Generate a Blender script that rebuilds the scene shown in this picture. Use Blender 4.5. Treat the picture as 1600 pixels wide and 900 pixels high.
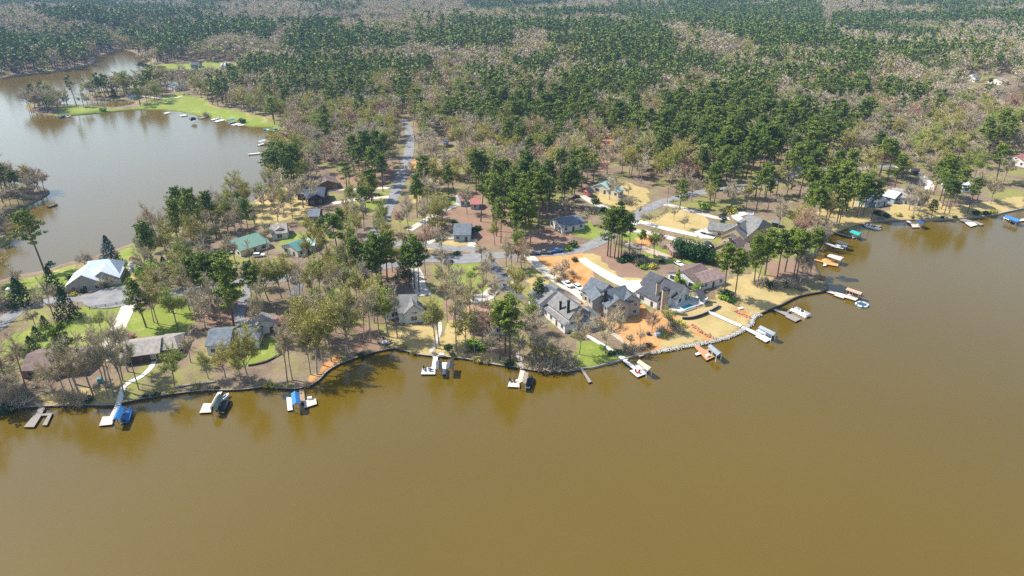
import bpy, bmesh, math, random
import numpy as np
from mathutils import Vector, Matrix
from mathutils.geometry import delaunay_2d_cdt

random.seed(7); RNG = np.random.default_rng(7)
S = bpy.context.scene
COL = S.collection
for o in list(bpy.data.objects): bpy.data.objects.remove(o)

# ------------------------------------------------------------------ camera
CAM_H, PITCH, FPX = 115.0, math.radians(25.5), 1066.7
cd = bpy.data.cameras.new('camera'); cam = bpy.data.objects.new('camera', cd); COL.objects.link(cam)
cam.location = (0, 0, CAM_H); cam.rotation_euler = (math.pi/2 - PITCH, 0, 0)
cd.sensor_width = 36; cd.lens = 24; cd.clip_start = 1; cd.clip_end = 40000
S.camera = cam
# ------------------------------------------------------------------ sky, sun, exposure
SUN_EL, SUN_AZ = math.radians(50), math.radians(-74.5)      # azimuth measured from +Y towards +X
W = bpy.data.worlds.new('World'); S.world = W; W.use_nodes = True
nt = W.node_tree; nt.nodes.clear()
sky = nt.nodes.new('ShaderNodeTexSky'); sky.sky_type = 'NISHITA'; sky.sun_disc = False
sky.sun_elevation = SUN_EL; sky.sun_rotation = SUN_AZ; sky.altitude = 200; sky.air_density = 1.3; sky.dust_density = 1.0
bg = nt.nodes.new('ShaderNodeBackground'); bg.inputs[1].default_value = 0.14
wo = nt.nodes.new('ShaderNodeOutputWorld')
nt.links.new(sky.outputs[0], bg.inputs[0]); nt.links.new(bg.outputs[0], wo.inputs[0])
sl = bpy.data.lights.new('sun', 'SUN'); sl.energy = 5.0; sl.angle = math.radians(0.5); sl.color = (1.0, 0.955, 0.88)
sun = bpy.data.objects.new('sun', sl); COL.objects.link(sun)
to_sun = Vector((math.sin(SUN_AZ)*math.cos(SUN_EL), math.cos(SUN_AZ)*math.cos(SUN_EL), math.sin(SUN_EL)))
sun.rotation_euler = to_sun.to_track_quat('Z', 'Y').to_euler()
S.view_settings.view_transform = 'Standard'; S.view_settings.look = 'None'
S.view_settings.exposure = 0.7; S.view_settings.gamma = 1.0; S.view_settings.use_curve_mapping = False
S.render.engine = 'CYCLES'
cy = S.cycles
cy.use_denoising = False
cy.max_bounces = 5; cy.diffuse_bounces = 2; cy.glossy_bounces = 2; cy.transmission_bounces = 2
cy.volume_bounces = 0; cy.transparent_max_bounces = 6; cy.caustics_reflective = False; cy.caustics_refractive = False
cy.sample_clamp_indirect = 4.0

# ------------------------------------------------------------------ pixels <-> world (photo is 1600x900)
SP, CP = math.sin(PITCH), math.cos(PITCH)
def ray(px, py):
    u, v = (px-800)/FPX, (450-py)/FPX
    return np.array((u, CP + v*SP, -SP + v*CP))
def unz(px, py, z=0.0):
    d = ray(px, py); t = (z-CAM_H)/d[2]
    return np.array((d[0]*t, d[1]*t))
def proj(x, y, z):
    dz = z-CAM_H
    dep = y*CP - dz*SP; up = y*SP + dz*CP
    return 800 + FPX*x/dep, 450 - FPX*up/dep

# ------------------------------------------------------------------ shorelines (traced, unprojected to the water level)
FRONT = [(-260,680),(-150,664),(0,649),(31,639),(71,637),(131,635),(174,636),(190,632),(224,625),(267,618),(320,612),(346,612),(381,611),
 (415,606),(441,609),(465,610),(485,605),(499,596),(511,582),(531,570),(554,562),(574,555),(603,548),(620,546),(639,552),(660,557),(687,559),
 (713,561),(729,563),(753,567),(780,573),(807,576),(833,581),(860,583),(880,582),(905,577),(923,577),(942,572),(967,566),(991,558),(1013,554),
 (1040,549),(1080,541),(1110,536),(1132,530),(1151,523),(1166,514),(1175,506),(1177,498),(1181,495),(1208,484),(1220,479),(1244,466),(1260,462),
 (1290,457),(1296,450),(1290,441),(1280,428),(1273,412),(1274,400),(1282,384),(1292,373),(1307,363),(1325,356),(1345,350),(1375,346),(1415,345),(1450,345),
 (1500,343),(1550,338),(1575,332),(1600,327),(1680,314),(1800,300)]
LEFT = [(-150,470),(-60,450),(0,440),(35,430),(70,424),(105,412),(130,407),(155,400),(175,393),(212,380),(237,372),(282,355),(337,340),
 (370,325),(400,315),(420,292),(416,267),(416,250),(420,240),(438,228),(447,220),(442,206),(430,199),(385,198),(345,187),(310,180),(270,172),
 (215,171),(160,177),(97,182),(75,180),(48,175),(38,168),(45,162),(75,160),(96,164),(135,164),(150,167),(185,168),(208,164),(213,159),(195,157),
 (150,157),(135,156),(128,151),(134,144),(170,139),(215,134),(262,130),(300,129),(345,124),(366,117),(364,112),(330,110),(300,109),(260,111),
 (225,110),(218,107),(222,101),(236,97),(230,91),(216,85),(205,80),(190,78),(178,80),(170,86),(148,86),(140,84),(149,90),(150,96),(146,101),
 (130,106),(80,113),(30,118),(0,123),(-200,140),(-330,200),(-140,276),(0,288),(45,289),(73,295),(79,301),(70,308),(45,321),(20,331),(2,341),
 (0,352),(10,366),(18,378),(5,386),(-30,392),(-150,420)]
RPOND = [(1552,149),(1575,144),(1620,141),(1760,141),(1760,160),(1640,163),(1600,158),(1575,156),(1558,153)]
def smooth_poly(pts, it=1):
    pts = np.array(pts, float)
    for _ in range(it):
        q = []
        for i in range(len(pts)-1):
            a, b = pts[i], pts[i+1]
            q += [a*.8+b*.2, a*.2+b*.8]
        pts = np.array([pts[0]]+q+[pts[-1]])
    return pts
FRONT_W = smooth_poly([unz(*p) for p in FRONT])
FRONT_POLY = np.vstack([FRONT_W, [(2500,520),(2500,-2500),(-2500,-2500),(-2500,150)]])
lw = [unz(*p) for p in LEFT]; LEFT_POLY = smooth_poly(lw+[lw[0]])[:-1]
rw = [unz(*p) for p in RPOND]; RPOND_POLY = smooth_poly(rw+[rw[0]])[:-1]
WATERS = [FRONT_POLY, LEFT_POLY, RPOND_POLY]
def in_poly(P, poly):
    x, y = P[:,0], P[:,1]; inside = np.zeros(len(P), bool)
    n = len(poly); bx0, by0 = poly.min(0); bx1, by1 = poly.max(0)
    sel = (x>=bx0)&(x<=bx1)&(y>=by0)&(y<=by1)
    if not sel.any(): return inside
    xs, ys = x[sel], y[sel]; ins = np.zeros(len(xs), bool)
    for i in range(n):
        x0, y0 = poly[i]; x1, y1 = poly[(i+1)%n]
        if y0 == y1: continue
        c = ((y0>ys)!=(y1>ys)) & (xs < (x1-x0)*(ys-y0)/(y1-y0)+x0)
        ins ^= c
    inside[sel] = ins
    return inside
def in_water(P):
    r = np.zeros(len(P), bool)
    for w in WATERS: r |= in_poly(P, w)
    return r
def seg_dist(P, A, B):
    """least distance of points P from segments A-B"""
    best = np.full(len(P), 1e9)
    for a, b in zip(A, B):
        d = b-a; l2 = float(d@d) or 1e-9
        t = np.clip(((P-a)@d)/l2, 0, 1)
        q = P - (a + t[:,None]*d)
        best = np.minimum(best, np.einsum('ij,ij->i', q, q))
    return np.sqrt(best)
_SA = np.vstack([FRONT_W[:-1], LEFT_POLY, RPOND_POLY]); _SB = np.vstack([FRONT_W[1:], np.roll(LEFT_POLY,-1,0), np.roll(RPOND_POLY,-1,0)])
def shore_dist(P):
    if len(P) > 4000:
        out = np.full(len(P), 500.0)
        near = (P[:,1] < 1700) & (np.abs(P[:,0]) < 1500)
        out[near] = seg_dist(P[near], _SA, _SB)
        return out
    d = _SB-_SA; l2 = np.maximum((d*d).sum(1), 1e-9); out = []
    for p in P:
        t = np.clip(((p-_SA)*d).sum(1)/l2, 0, 1); q = p-(_SA+t[:,None]*d); out.append(math.sqrt((q*q).sum(1).min()))
    return np.array(out)
def sst(t):
    t = np.clip(t, 0, 1); return t*t*(3-2*t)
def gz(P):
    P = np.asarray(P, float).reshape(-1, 2); s = shore_dist(P); x, y = P[:,0], P[:,1]
    hills = 5*np.sin(x/170+1.3)*np.cos(y/210+.4) + 4*np.sin(x/95-y/130) + 7*np.sin(y/330+x/600)
    far = sst((y-650)/500)
    return 0.45 + 1.3*sst(s/14) + 2.2*sst((s-8)/110) + far*sst(s/250)*(hills+9)
def g1(x, y): return float(gz([(x, y)])[0])
def U(px, py, dz=0.0):
    """ground point under a pixel, DZ above the ground there"""
    z = 1.5
    for _ in range(4):
        p = unz(px, py, z+dz); z = g1(*p)
    return Vector((p[0], p[1], z+dz))
def Uw(px, py, z):
    p = unz(px, py, z); return Vector((p[0], p[1], z))
def vnoise(P, scale, seed=0):
    """value noise in 0..1"""
    r = np.random.default_rng(seed).random((256, 256))
    q = np.asarray(P)/scale; i = np.floor(q).astype(int); f = q-i; f = f*f*(3-2*f)
    a = r[i[:,0]%256, i[:,1]%256]; b = r[(i[:,0]+1)%256, i[:,1]%256]; c = r[i[:,0]%256, (i[:,1]+1)%256]; d = r[(i[:,0]+1)%256, (i[:,1]+1)%256]
    return (a*(1-f[:,0])+b*f[:,0])*(1-f[:,1]) + (c*(1-f[:,0])+d*f[:,0])*f[:,1]

# ------------------------------------------------------------------ materials
MATS = {}
def mat(name, col, rough=0.8, var=0.25, scale=1.0, bump=0.0, metal=0.0, col2=None, spec=0.3, tex='noise', coords='Object'):
    """plain surface with noisy grain: col..col2 mixed by a noise of SCALE"""
    if name in MATS: return MATS[name]
    m = bpy.data.materials.new(name); m.use_nodes = True; MATS[name] = m
    n, l = m.node_tree.nodes, m.node_tree.links
    b = n['Principled BSDF']; b.inputs['Roughness'].default_value = rough; b.inputs['Metallic'].default_value = metal
    b.inputs['Specular IOR Level'].default_value = spec
    tc = n.new('ShaderNodeTexCoord')
    if tex == 'wave':
        t = n.new('ShaderNodeTexWave'); t.inputs['Scale'].default_value = scale; t.inputs['Distortion'].default_value = 1.0
    else:
        t = n.new('ShaderNodeTexNoise'); t.inputs['Scale'].default_value = scale; t.inputs['Detail'].default_value = 6
        t.inputs['Roughness'].default_value = 0.65
    l.new(tc.outputs[coords], t.inputs['Vector'])
    r = n.new('ShaderNodeValToRGB'); e = r.color_ramp.elements
    c2 = col2 or tuple(c*(1+var) for c in col); c1 = col if col2 else tuple(c*(1-var) for c in col)
    e[0].position = .3; e[1].position = .7; e[0].color = (*c1, 1); e[1].color = (*c2, 1)
    l.new(t.outputs['Fac'], r.inputs[0]); l.new(r.outputs[0], b.inputs['Base Color'])
    if bump:
        bp = n.new('ShaderNodeBump'); bp.inputs['Strength'].default_value = bump; bp.inputs['Distance'].default_value = .1
        l.new(t.outputs['Fac'], bp.inputs['Height']); l.new(bp.outputs[0], b.inputs['Normal'])
    return m
def leaf_mat(name, cols, rough=.75, transl=0.0):
    """foliage: each tree its own tone out of COLS (Object Info random), leaves vary a little inside a crown"""
    m = bpy.data.materials.new(name); m.use_nodes = True; MATS[name] = m
    n, l = m.node_tree.nodes, m.node_tree.links
    b = n['Principled BSDF']; b.inputs['Roughness'].default_value = rough; b.inputs['Specular IOR Level'].default_value = .15
    oi = n.new('ShaderNodeObjectInfo'); r = n.new('ShaderNodeValToRGB'); r.color_ramp.interpolation = 'LINEAR'
    e = r.color_ramp.elements
    while len(e) < len(cols): e.new(.5)
    for i, c in enumerate(cols): e[i].position = i/(max(1, len(cols)-1)); e[i].color = (*c, 1)
    l.new(oi.outputs['Random'], r.inputs[0])
    tc = n.new('ShaderNodeTexCoord'); t = n.new('ShaderNodeTexNoise'); t.inputs['Scale'].default_value = .9; t.inputs['Detail'].default_value = 3
    l.new(tc.outputs['Object'], t.inputs['Vector'])
    hs = n.new('ShaderNodeHueSaturation'); mr = n.new('ShaderNodeMapRange')
    mr.inputs['From Min'].default_value = .3; mr.inputs['From Max'].default_value = .7; mr.inputs['To Min'].default_value = .75; mr.inputs['To Max'].default_value = 1.3
    l.new(t.outputs['Fac'], mr.inputs['Value']); l.new(mr.outputs[0], hs.inputs['Value']); l.new(r.outputs[0], hs.inputs['Color'])
    l.new(hs.outputs[0], b.inputs['Base Color'])
    return m

# ------------------------------------------------------------------ object helpers
def tag(o, label=None, cat=None, group=None, kind=None):
    if label: o['label'] = label
    if cat: o['category'] = cat
    if group: o['group'] = group
    if kind: o['kind'] = kind
    return o
def empty(name, loc, rz=0.0):
    o = bpy.data.objects.new(name, None); COL.objects.link(o); o.location = loc; o.rotation_euler = (0, 0, rz); o.empty_display_size = .1
    return o
def link(name, me, parent=None, loc=None, rz=None):
    o = bpy.data.objects.new(name, me); COL.objects.link(o)
    if parent is not None: o.parent = parent
    if loc is not None: o.location = loc
    if rz is not None: o.rotation_euler = (0, 0, rz)
    return o
def np_mesh(name, V, T, mats=(), mi=None, smooth=False):
    """mesh from a vertex array and a triangle array"""
    me = bpy.data.meshes.new(name); V = np.asarray(V, np.float32); T = np.asarray(T, np.int32)
    me.vertices.add(len(V)); me.vertices.foreach_set('co', V.ravel())
    me.loops.add(T.size); me.loops.foreach_set('vertex_index', T.ravel())
    me.polygons.add(len(T)); me.polygons.foreach_set('loop_start', np.arange(0, T.size, 3, dtype=np.int32))
    me.polygons.foreach_set('loop_total', np.full(len(T), 3, np.int32))
    for m in mats: me.materials.append(m)
    if mi is not None: me.polygons.foreach_set('material_index', np.asarray(mi, np.int32))
    if smooth: me.polygons.foreach_set('use_smooth', np.ones(len(T), bool))
    me.update(calc_edges=True); me.validate()
    return me
class MB:
    """collects faces; build() links ONE mesh object"""
    def __init__(s): s.v = []; s.f = []
    def poly(s, pts):
        i = len(s.v); s.v += [tuple(p) for p in pts]; s.f.append(list(range(i, i+len(pts)))); return s
    def hexa(s, b, t):
        """b, t: 4 bottom and 4 top points, both counter-clockwise from above"""
        i = len(s.v); s.v += [tuple(p) for p in b]+[tuple(p) for p in t]
        s.f += [[i+3,i+2,i+1,i], [i+4,i+5,i+6,i+7]] + [[i+k, i+(k+1)%4, i+4+(k+1)%4, i+4+k] for k in range(4)]; return s
    def box(s, x0, x1, y0, y1, z0, z1):
        q = [(x0,y0),(x1,y0),(x1,y1),(x0,y1)]
        return s.hexa([(a,b,z0) for a,b in q], [(a,b,z1) for a,b in q])
    def prism(s, q, z0, z1):
        """vertical prism over a polygon of any order"""
        q = [Vector((p[0], p[1])) for p in q]
        area = sum(q[i].x*q[(i+1)%len(q)].y - q[(i+1)%len(q)].x*q[i].y for i in range(len(q)))
        if area < 0: q = q[::-1]
        n = len(q); i = len(s.v); s.v += [(p.x,p.y,z0) for p in q]+[(p.x,p.y,z1) for p in q]
        s.f += [list(range(i+n-1, i-1, -1)), list(range(i+n, i+2*n))] + [[i+k, i+(k+1)%n, i+n+(k+1)%n, i+n+k] for k in range(n)]; return s
    def tube(s, pts, rad, n=6):
        pts = [Vector(p) for p in pts]
        if not isinstance(rad, (list, tuple)): rad = [rad]*len(pts)
        i0 = len(s.v)
        for k, p in enumerate(pts):
            d = (pts[min(k+1,len(pts)-1)]-pts[max(k-1,0)]).normalized()
            a = d.orthogonal().normalized(); b = d.cross(a)
            for j in range(n):
                t = 2*math.pi*j/n; s.v.append(tuple(p + (a*math.cos(t)+b*math.sin(t))*rad[k]))
        for k in range(len(pts)-1):
            for j in range(n):
                s.f.append([i0+k*n+j, i0+k*n+(j+1)%n, i0+(k+1)*n+(j+1)%n, i0+(k+1)*n+j])
        s.f += [[i0+j for j in range(n)][::-1], [i0+(len(pts)-1)*n+j for j in range(n)]]; return s
    def loft(s, rings, close=True):
        i0 = len(s.v); n = len(rings[0])
        for r in rings: s.v += [tuple(p) for p in r]
        for k in range(len(rings)-1):
            for j in range(n if close else n-1):
                s.f.append([i0+k*n+j, i0+k*n+(j+1)%n, i0+(k+1)*n+(j+1)%n, i0+(k+1)*n+j])
        s.f += [[i0+j for j in range(n)][::-1], [i0+(len(rings)-1)*n+j for j in range(n)]]; return s
    def mesh(s, name, m):
        me = bpy.data.meshes.new(name); me.from_pydata(s.v, [], s.f)
        for x in (m if isinstance(m, (list, tuple)) else [m]): me.materials.append(x)
        me.update(); return me
    def build(s, name, m, parent=None, bevel=0.0, label=None):
        o = link(name, s.mesh(name, m), parent)
        if bevel:
            b = o.modifiers.new('bevel', 'BEVEL'); b.width = bevel; b.segments = 1; b.limit_method = 'ANGLE'
        if label: o['label'] = label
        return o
# ------------------------------------------------------------------ ground, water, roads
GRASS = [  # green lawn
 [(60,545),(0,562),(0,535),(40,515),(75,502),(100,506),(130,480),(147,473),(190,471),(198,469),(158,545),(120,548)],
 [(0,470),(0,440),(30,434),(75,424),(118,409),(116,440),(105,456),(70,461),(40,470)],
 [(178,402),(190,386),(215,380),(222,398),(216,425),(195,450),(180,455),(163,452),(172,430)],
 [(365,545),(380,532),(432,525),(440,555),(400,570),(350,568)], [(205,490),(260,476),(310,472),(300,515),(250,530),(200,520),(190,545),(165,545)],
 [(702,408),(755,411),(762,455),(725,466),(700,440)], [(895,560),(900,535),(935,528),(960,540),(987,552),(985,562),(925,576),(905,575)],
 [(975,362),(1012,362),(1022,370),(985,383),(968,376)], [(1025,385),(1060,398),(1108,420),(1095,432),(1040,412),(1000,400)],
 [(1190,368),(1215,372),(1225,395),(1195,400),(1180,392)], [(885,358),(915,350),(938,360),(900,375),(878,370)],
 [(88,187),(94,163),(150,166),(215,168),(225,157),(275,147),(300,150),(335,164),(400,180),(440,192),(446,212),(385,205),(345,193),(270,178),(215,177),(160,183)],
 [(222,107),(236,100),(300,100),(345,99),(384,102),(384,107),(300,108),(240,109)], [(555,318),(590,316),(600,322),(575,335),(558,332)],
 [(425,375),(470,366),(500,365),(495,372),(440,384)], [(1255,385),(1285,378),(1275,395),(1255,398)], [(960,330),(985,334),(970,350),(935,340),(925,330)],
 [(420,232),(440,212),(452,215),(448,235),(425,240)], [(900,372),(930,362),(950,372),(930,385)], [(265,630),(300,606),(345,600),(400,600),(380,609),(300,612)],
 [(1130,372),(1150,368),(1170,378),(1130,385)],[(690,318),(735,310),(740,325),(695,330)],[(1192,345),(1215,345),(1225,365),(1195,362)]]
STRAW = [[(505,44),(518,36),(568,32),(572,40)], [(575,40),(580,34),(640,33),(640,38)],  # dormant tan grass
 [(600,512),(655,505),(690,520),(695,560),(650,556),(610,545)], [(1055,490),(1115,474),(1152,480),(1177,492),(1166,513),(1115,531),(1085,528),(1070,512)],
 [(1118,478),(1125,440),(1180,425),(1262,455),(1245,465),(1183,494),(1150,478)], [(1020,345),(1058,330),(1098,335),(1112,358),(1062,364),(1002,352)],
 [(940,300),(975,288),(1012,300),(1012,320),(985,335),(928,318)], [(1380,335),(1400,315),(1460,310),(1480,325),(1600,305),(1600,329),(1500,343),(1415,345),(1376,346)],
 [(70,424),(118,408),(116,425),(95,440),(60,440)], [(175,430),(190,415),(215,415),(216,428),(195,450),(180,440)], [(60,612),(180,600),(180,625),(71,635)],
 [(690,545),(760,545),(860,575),(833,580),(700,560)], [(1040,540),(1012,552),(1000,540),(1040,520),(1070,515),(1085,530)], [(1100,478),(1060,490),(1080,483),(1130,462),(1150,480)],
 [(300,152),(335,166),(400,182),(430,195),(385,197),(330,183)], [(235,103),(300,103),(384,103),(384,107),(240,109)],
 [(560,580),(600,540),(650,552),(620,546),(575,554)], [(640,330),(690,290),(700,260),(680,255),(640,300)], [(820,440),(850,428),(860,440),(845,460),(830,458)],
 [(930,400),(970,435),(1003,438),(1003,445),(960,438),(920,415),(905,402)], [(700,500),(740,505),(740,540),(690,540)], [(1270,330),(1300,300),(1380,330),(1345,350),(1300,360)],
 [(400,300),(440,290),(490,310),(470,340),(400,350)],[(660,385),(740,380),(745,398),(665,392)],[(880,575),(925,560),(960,566),(920,577)]]
CLAY = [  # bare orange clay
 [(830,402),(905,388),(912,402),(928,425),(925,446),(905,452),(880,440),(850,418)], [(957,505),(1000,485),(1040,488),(1062,500),(1050,520),(1020,545),(1000,545),(962,520)],
 [(1000,372),(1022,365),(1030,378),(1002,392),(990,386)], [(1110,520),(1085,505),(1075,508),(1105,530)], [(1155,478),(1178,490),(1170,496),(1145,484)], [(900,470),(960,520),(1005,560),(1013,553),(965,510),(915,470)],
 [(640,270),(660,262),(655,250),(642,255)], [(695,205),(712,212),(700,222),(690,215)], [(480,590),(505,565),(528,545),(532,560),(500,590)], [(1265,262),(1300,258),(1330,262),(1300,274),(1270,276)],
 [(985,470),(1010,480),(1005,500),(985,490)], [(930,215),(955,215),(960,245),(945,262),(935,240)]]
MULCH = [  # red-brown pine straw
 [(908,396),(950,386),(985,405),(1003,425),(1003,436),(965,433),(928,412)], [(700,490),(690,470),(720,470),(770,480),(800,560),(740,560)], [(560,500),(600,520),(600,560),(540,560)],
 [(700,340),(740,330),(800,330),(800,390),(740,392),(745,370)], [(300,480),(380,470),(400,500),(330,510)], [(460,300),(600,290),(620,260),(600,250),(500,280)], [(640,340),(700,320),(750,300),(760,330),(700,350)],
 [(800,370),(900,360),(890,390),(820,400)], [(1200,410),(1270,400),(1280,430),(1200,440)], [(580,400),(660,395),(655,440),(580,445)], [(1400,318),(1470,320),(1480,338),(1410,340)]]
def pw(poly, z=2.0): return np.array([unz(*p, z) for p in poly])

def build_ground():
    pts = []
    def grid(x0, x1, y0, y1, st, holes=()):
        gx, gy = np.meshgrid(np.arange(float(x0), x1, st), np.arange(float(y0), y1, st)); P = np.c_[gx.ravel(), gy.ravel()]
        P += RNG.uniform(-.18, .18, P.shape)*st
        k = np.ones(len(P), bool)
        for h in holes: k &= ~((P[:,0]>h[0])&(P[:,0]<h[1])&(P[:,1]>h[2])&(P[:,1]<h[3]))
        P = P[k]; return P[~in_water(P)]
    n1, n2, n3 = (-240, 330, 150, 430), (-640, 760, 120, 1100), (-3200, 3200, 100, 4000)
    A = grid(*n1, 2.3); A = A[np.abs(A[:,0]) < A[:,1]*.78+45]
    B = grid(*n2, 11, [n1]); C = grid(*n3, 60, [n2]); D = grid(-9200, 9200, 0, 9300, 500, [n3])
    sd = lambda P, m: P[shore_dist(P) > m]
    P = np.vstack([sd(A, 1.0), sd(B, 4), sd(C, 15), D])
    verts = [Vector(p) for p in P.tolist()]; edges = []
    def chain(poly, closed):
        i0 = len(verts); q = [poly[0]]
        for a in poly[1:]:
            if np.hypot(*(a-q[-1])) > .3: q.append(a)
        verts.extend(Vector(p) for p in q)
        edges.extend((i0+i, i0+i+1) for i in range(len(q)-1))
        if closed: edges.append((i0+len(q)-1, i0))
    R = 9400
    fp = FRONT_W
    chain(np.vstack([[(-R,150),(-2500,150)], fp, [(2500,520),(R,520),(R,R),(-R,R)]]), True)
    chain(LEFT_POLY, True); chain(RPOND_POLY, True)
    V, E, F, ov, oe, of = delaunay_2d_cdt(verts, edges, [], 0, 1e-4)
    V = np.array([(v.x, v.y) for v in V]); T = np.array([f for f in F if len(f) == 3])
    c = V[T].mean(1); k = ~in_water(c) & ~((c[:,1] < 150) & (np.abs(c[:,0]) > 2499)); T = T[k]
    # upward winding
    a, b, d = V[T[:,0]], V[T[:,1]], V[T[:,2]]; cr = (b-a)[:,0]*(d-a)[:,1]-(b-a)[:,1]*(d-a)[:,0]; T[cr<0] = T[cr<0][:,::-1]; T = T[np.abs(cr) > 1e-6]
    z = gz(V)
    # bank faces along every open edge
    ed = np.vstack([T[:,[0,1]], T[:,[1,2]], T[:,[2,0]]]); key = np.sort(ed, 1); _, inv, cnt = np.unique(key, axis=0, return_inverse=True, return_counts=True)
    bd = ed[cnt[inv.ravel()] == 1]; n = len(V)
    used, iv = np.unique(bd.ravel(), return_inverse=True); iv = iv.reshape(-1, 2)
    V3 = np.vstack([np.c_[V, z], np.c_[V[used], np.full(len(used), -.8)]])
    sk = np.vstack([np.c_[bd[:,1], bd[:,0], n+iv[:,0]], np.c_[bd[:,1], n+iv[:,0], n+iv[:,1]]])
    me = np_mesh('ground', V3, np.vstack([T, sk]), smooth=True)
    P2 = V3[:,:2]
    def attr(name, polys, blur=0):
        v = np.zeros(len(P2), np.float32)
        for q in polys: v[in_poly(P2, pw(q))] = 1
        a_ = me.attributes.new(name, 'FLOAT', 'POINT'); a_.data.foreach_set('value', v)
    attr('grass', GRASS); attr('straw', STRAW); attr('clay', CLAY); attr('mulch', MULCH)
    o = link('ground', me); o['kind'] = 'structure'
    m = bpy.data.materials.new('ground'); m.use_nodes = True; me.materials.append(m)
    n_, l = m.node_tree.nodes, m.node_tree.links; bs = n_['Principled BSDF']; bs.inputs['Roughness'].default_value = .95; bs.inputs['Specular IOR Level'].default_value = .1
    tc = n_.new('ShaderNodeTexCoord')
    def noise(sc, det=5, rgh=.6):
        t = n_.new('ShaderNodeTexNoise'); t.inputs['Scale'].default_value = sc; t.inputs['Detail'].default_value = det; t.inputs['Roughness'].default_value = rgh
        l.new(tc.outputs['Object'], t.inputs['Vector']); return t.outputs['Fac']
    def ramp(f, cs, p0=.3, p1=.7):
        r = n_.new('ShaderNodeValToRGB'); e = r.color_ramp.elements
        while len(e) < len(cs): e.new(.5)
        for i, c_ in enumerate(cs): e[i].position = p0+(p1-p0)*i/(len(cs)-1); e[i].color = (*c_, 1)
        l.new(f, r.inputs[0]); return r.outputs[0]
    na, nb, nc = noise(.12), noise(.9, 8, .75), noise(.035, 4)
    mixn = n_.new('ShaderNodeMath'); mixn.operation = 'MULTIPLY_ADD'; mixn.inputs[1].default_value = .5; l.new(nb, mixn.inputs[0])
    hl = n_.new('ShaderNodeMath'); hl.operation = 'MULTIPLY'; hl.inputs[1].default_value = .5; l.new(na, hl.inputs[0]); l.new(hl.outputs[0], mixn.inputs[2])
    fine = mixn.outputs[0]
    def layer(prev, name, col, lo=.30, hi=.62, amp=.55):
        at = n_.new('ShaderNodeAttribute'); at.attribute_name = name
        ad = n_.new('ShaderNodeMath'); ad.operation = 'MULTIPLY_ADD'; ad.inputs[1].default_value = amp; ad.inputs[2].default_value = -amp*.5; l.new(fine, ad.inputs[0])
        sm = n_.new('ShaderNodeMath'); sm.operation = 'ADD'; l.new(at.outputs['Fac'], sm.inputs[0]); l.new(ad.outputs[0], sm.inputs[1])
        mr = n_.new('ShaderNodeMapRange'); mr.interpolation_type = 'SMOOTHSTEP'; mr.inputs['From Min'].default_value = lo; mr.inputs['From Max'].default_value = hi
        l.new(sm.outputs[0], mr.inputs['Value'])
        mx = n_.new('ShaderNodeMix'); mx.data_type = 'RGBA'; l.new(mr.outputs[0], mx.inputs[0]); l.new(prev, mx.inputs[6]); l.new(col, mx.inputs[7]); return mx.outputs[2]
    litter = ramp(fine, [(.09,.064,.045),(.175,.125,.085),(.24,.18,.12),(.16,.155,.06)], .3, .75)
    ol = n_.new('ShaderNodeMix'); ol.data_type = 'RGBA'; mo = n_.new('ShaderNodeMapRange'); mo.interpolation_type = 'SMOOTHSTEP'; mo.inputs['From Min'].default_value = .46; mo.inputs['From Max'].default_value = .62
    l.new(noise(.055, 7, .7), mo.inputs['Value']); l.new(mo.outputs[0], ol.inputs[0]); l.new(litter, ol.inputs[6]); l.new(ramp(fine, [(.13,.125,.04),(.22,.20,.07),(.21,.225,.05),(.28,.22,.12)]), ol.inputs[7]); litter = ol.outputs[2]
    c_ = layer(litter, 'mulch', ramp(fine, [(.19,.12,.08),(.30,.195,.13)]))
    c_ = layer(c_, 'straw', ramp(fine, [(.25,.19,.075),(.35,.265,.11),(.43,.325,.14),(.27,.235,.075)]))
    c_ = layer(c_, 'grass', ramp(fine, [(.19,.15,.07),(.20,.215,.045),(.17,.22,.035),(.28,.28,.08),(.33,.27,.12)]), .35, .85, 1.2)
    c_ = layer(c_, 'clay', ramp(fine, [(.33,.125,.04),(.46,.20,.065),(.50,.29,.12),(.40,.18,.07)]))
    l.new(c_, bs.inputs['Base Color'])
    bp = n_.new('ShaderNodeBump'); bp.inputs['Strength'].default_value = .5; bp.inputs['Distance'].default_value = .25; l.new(nb, bp.inputs['Height']); l.new(bp.outputs[0], bs.inputs['Normal'])
    return o
build_ground()

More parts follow.
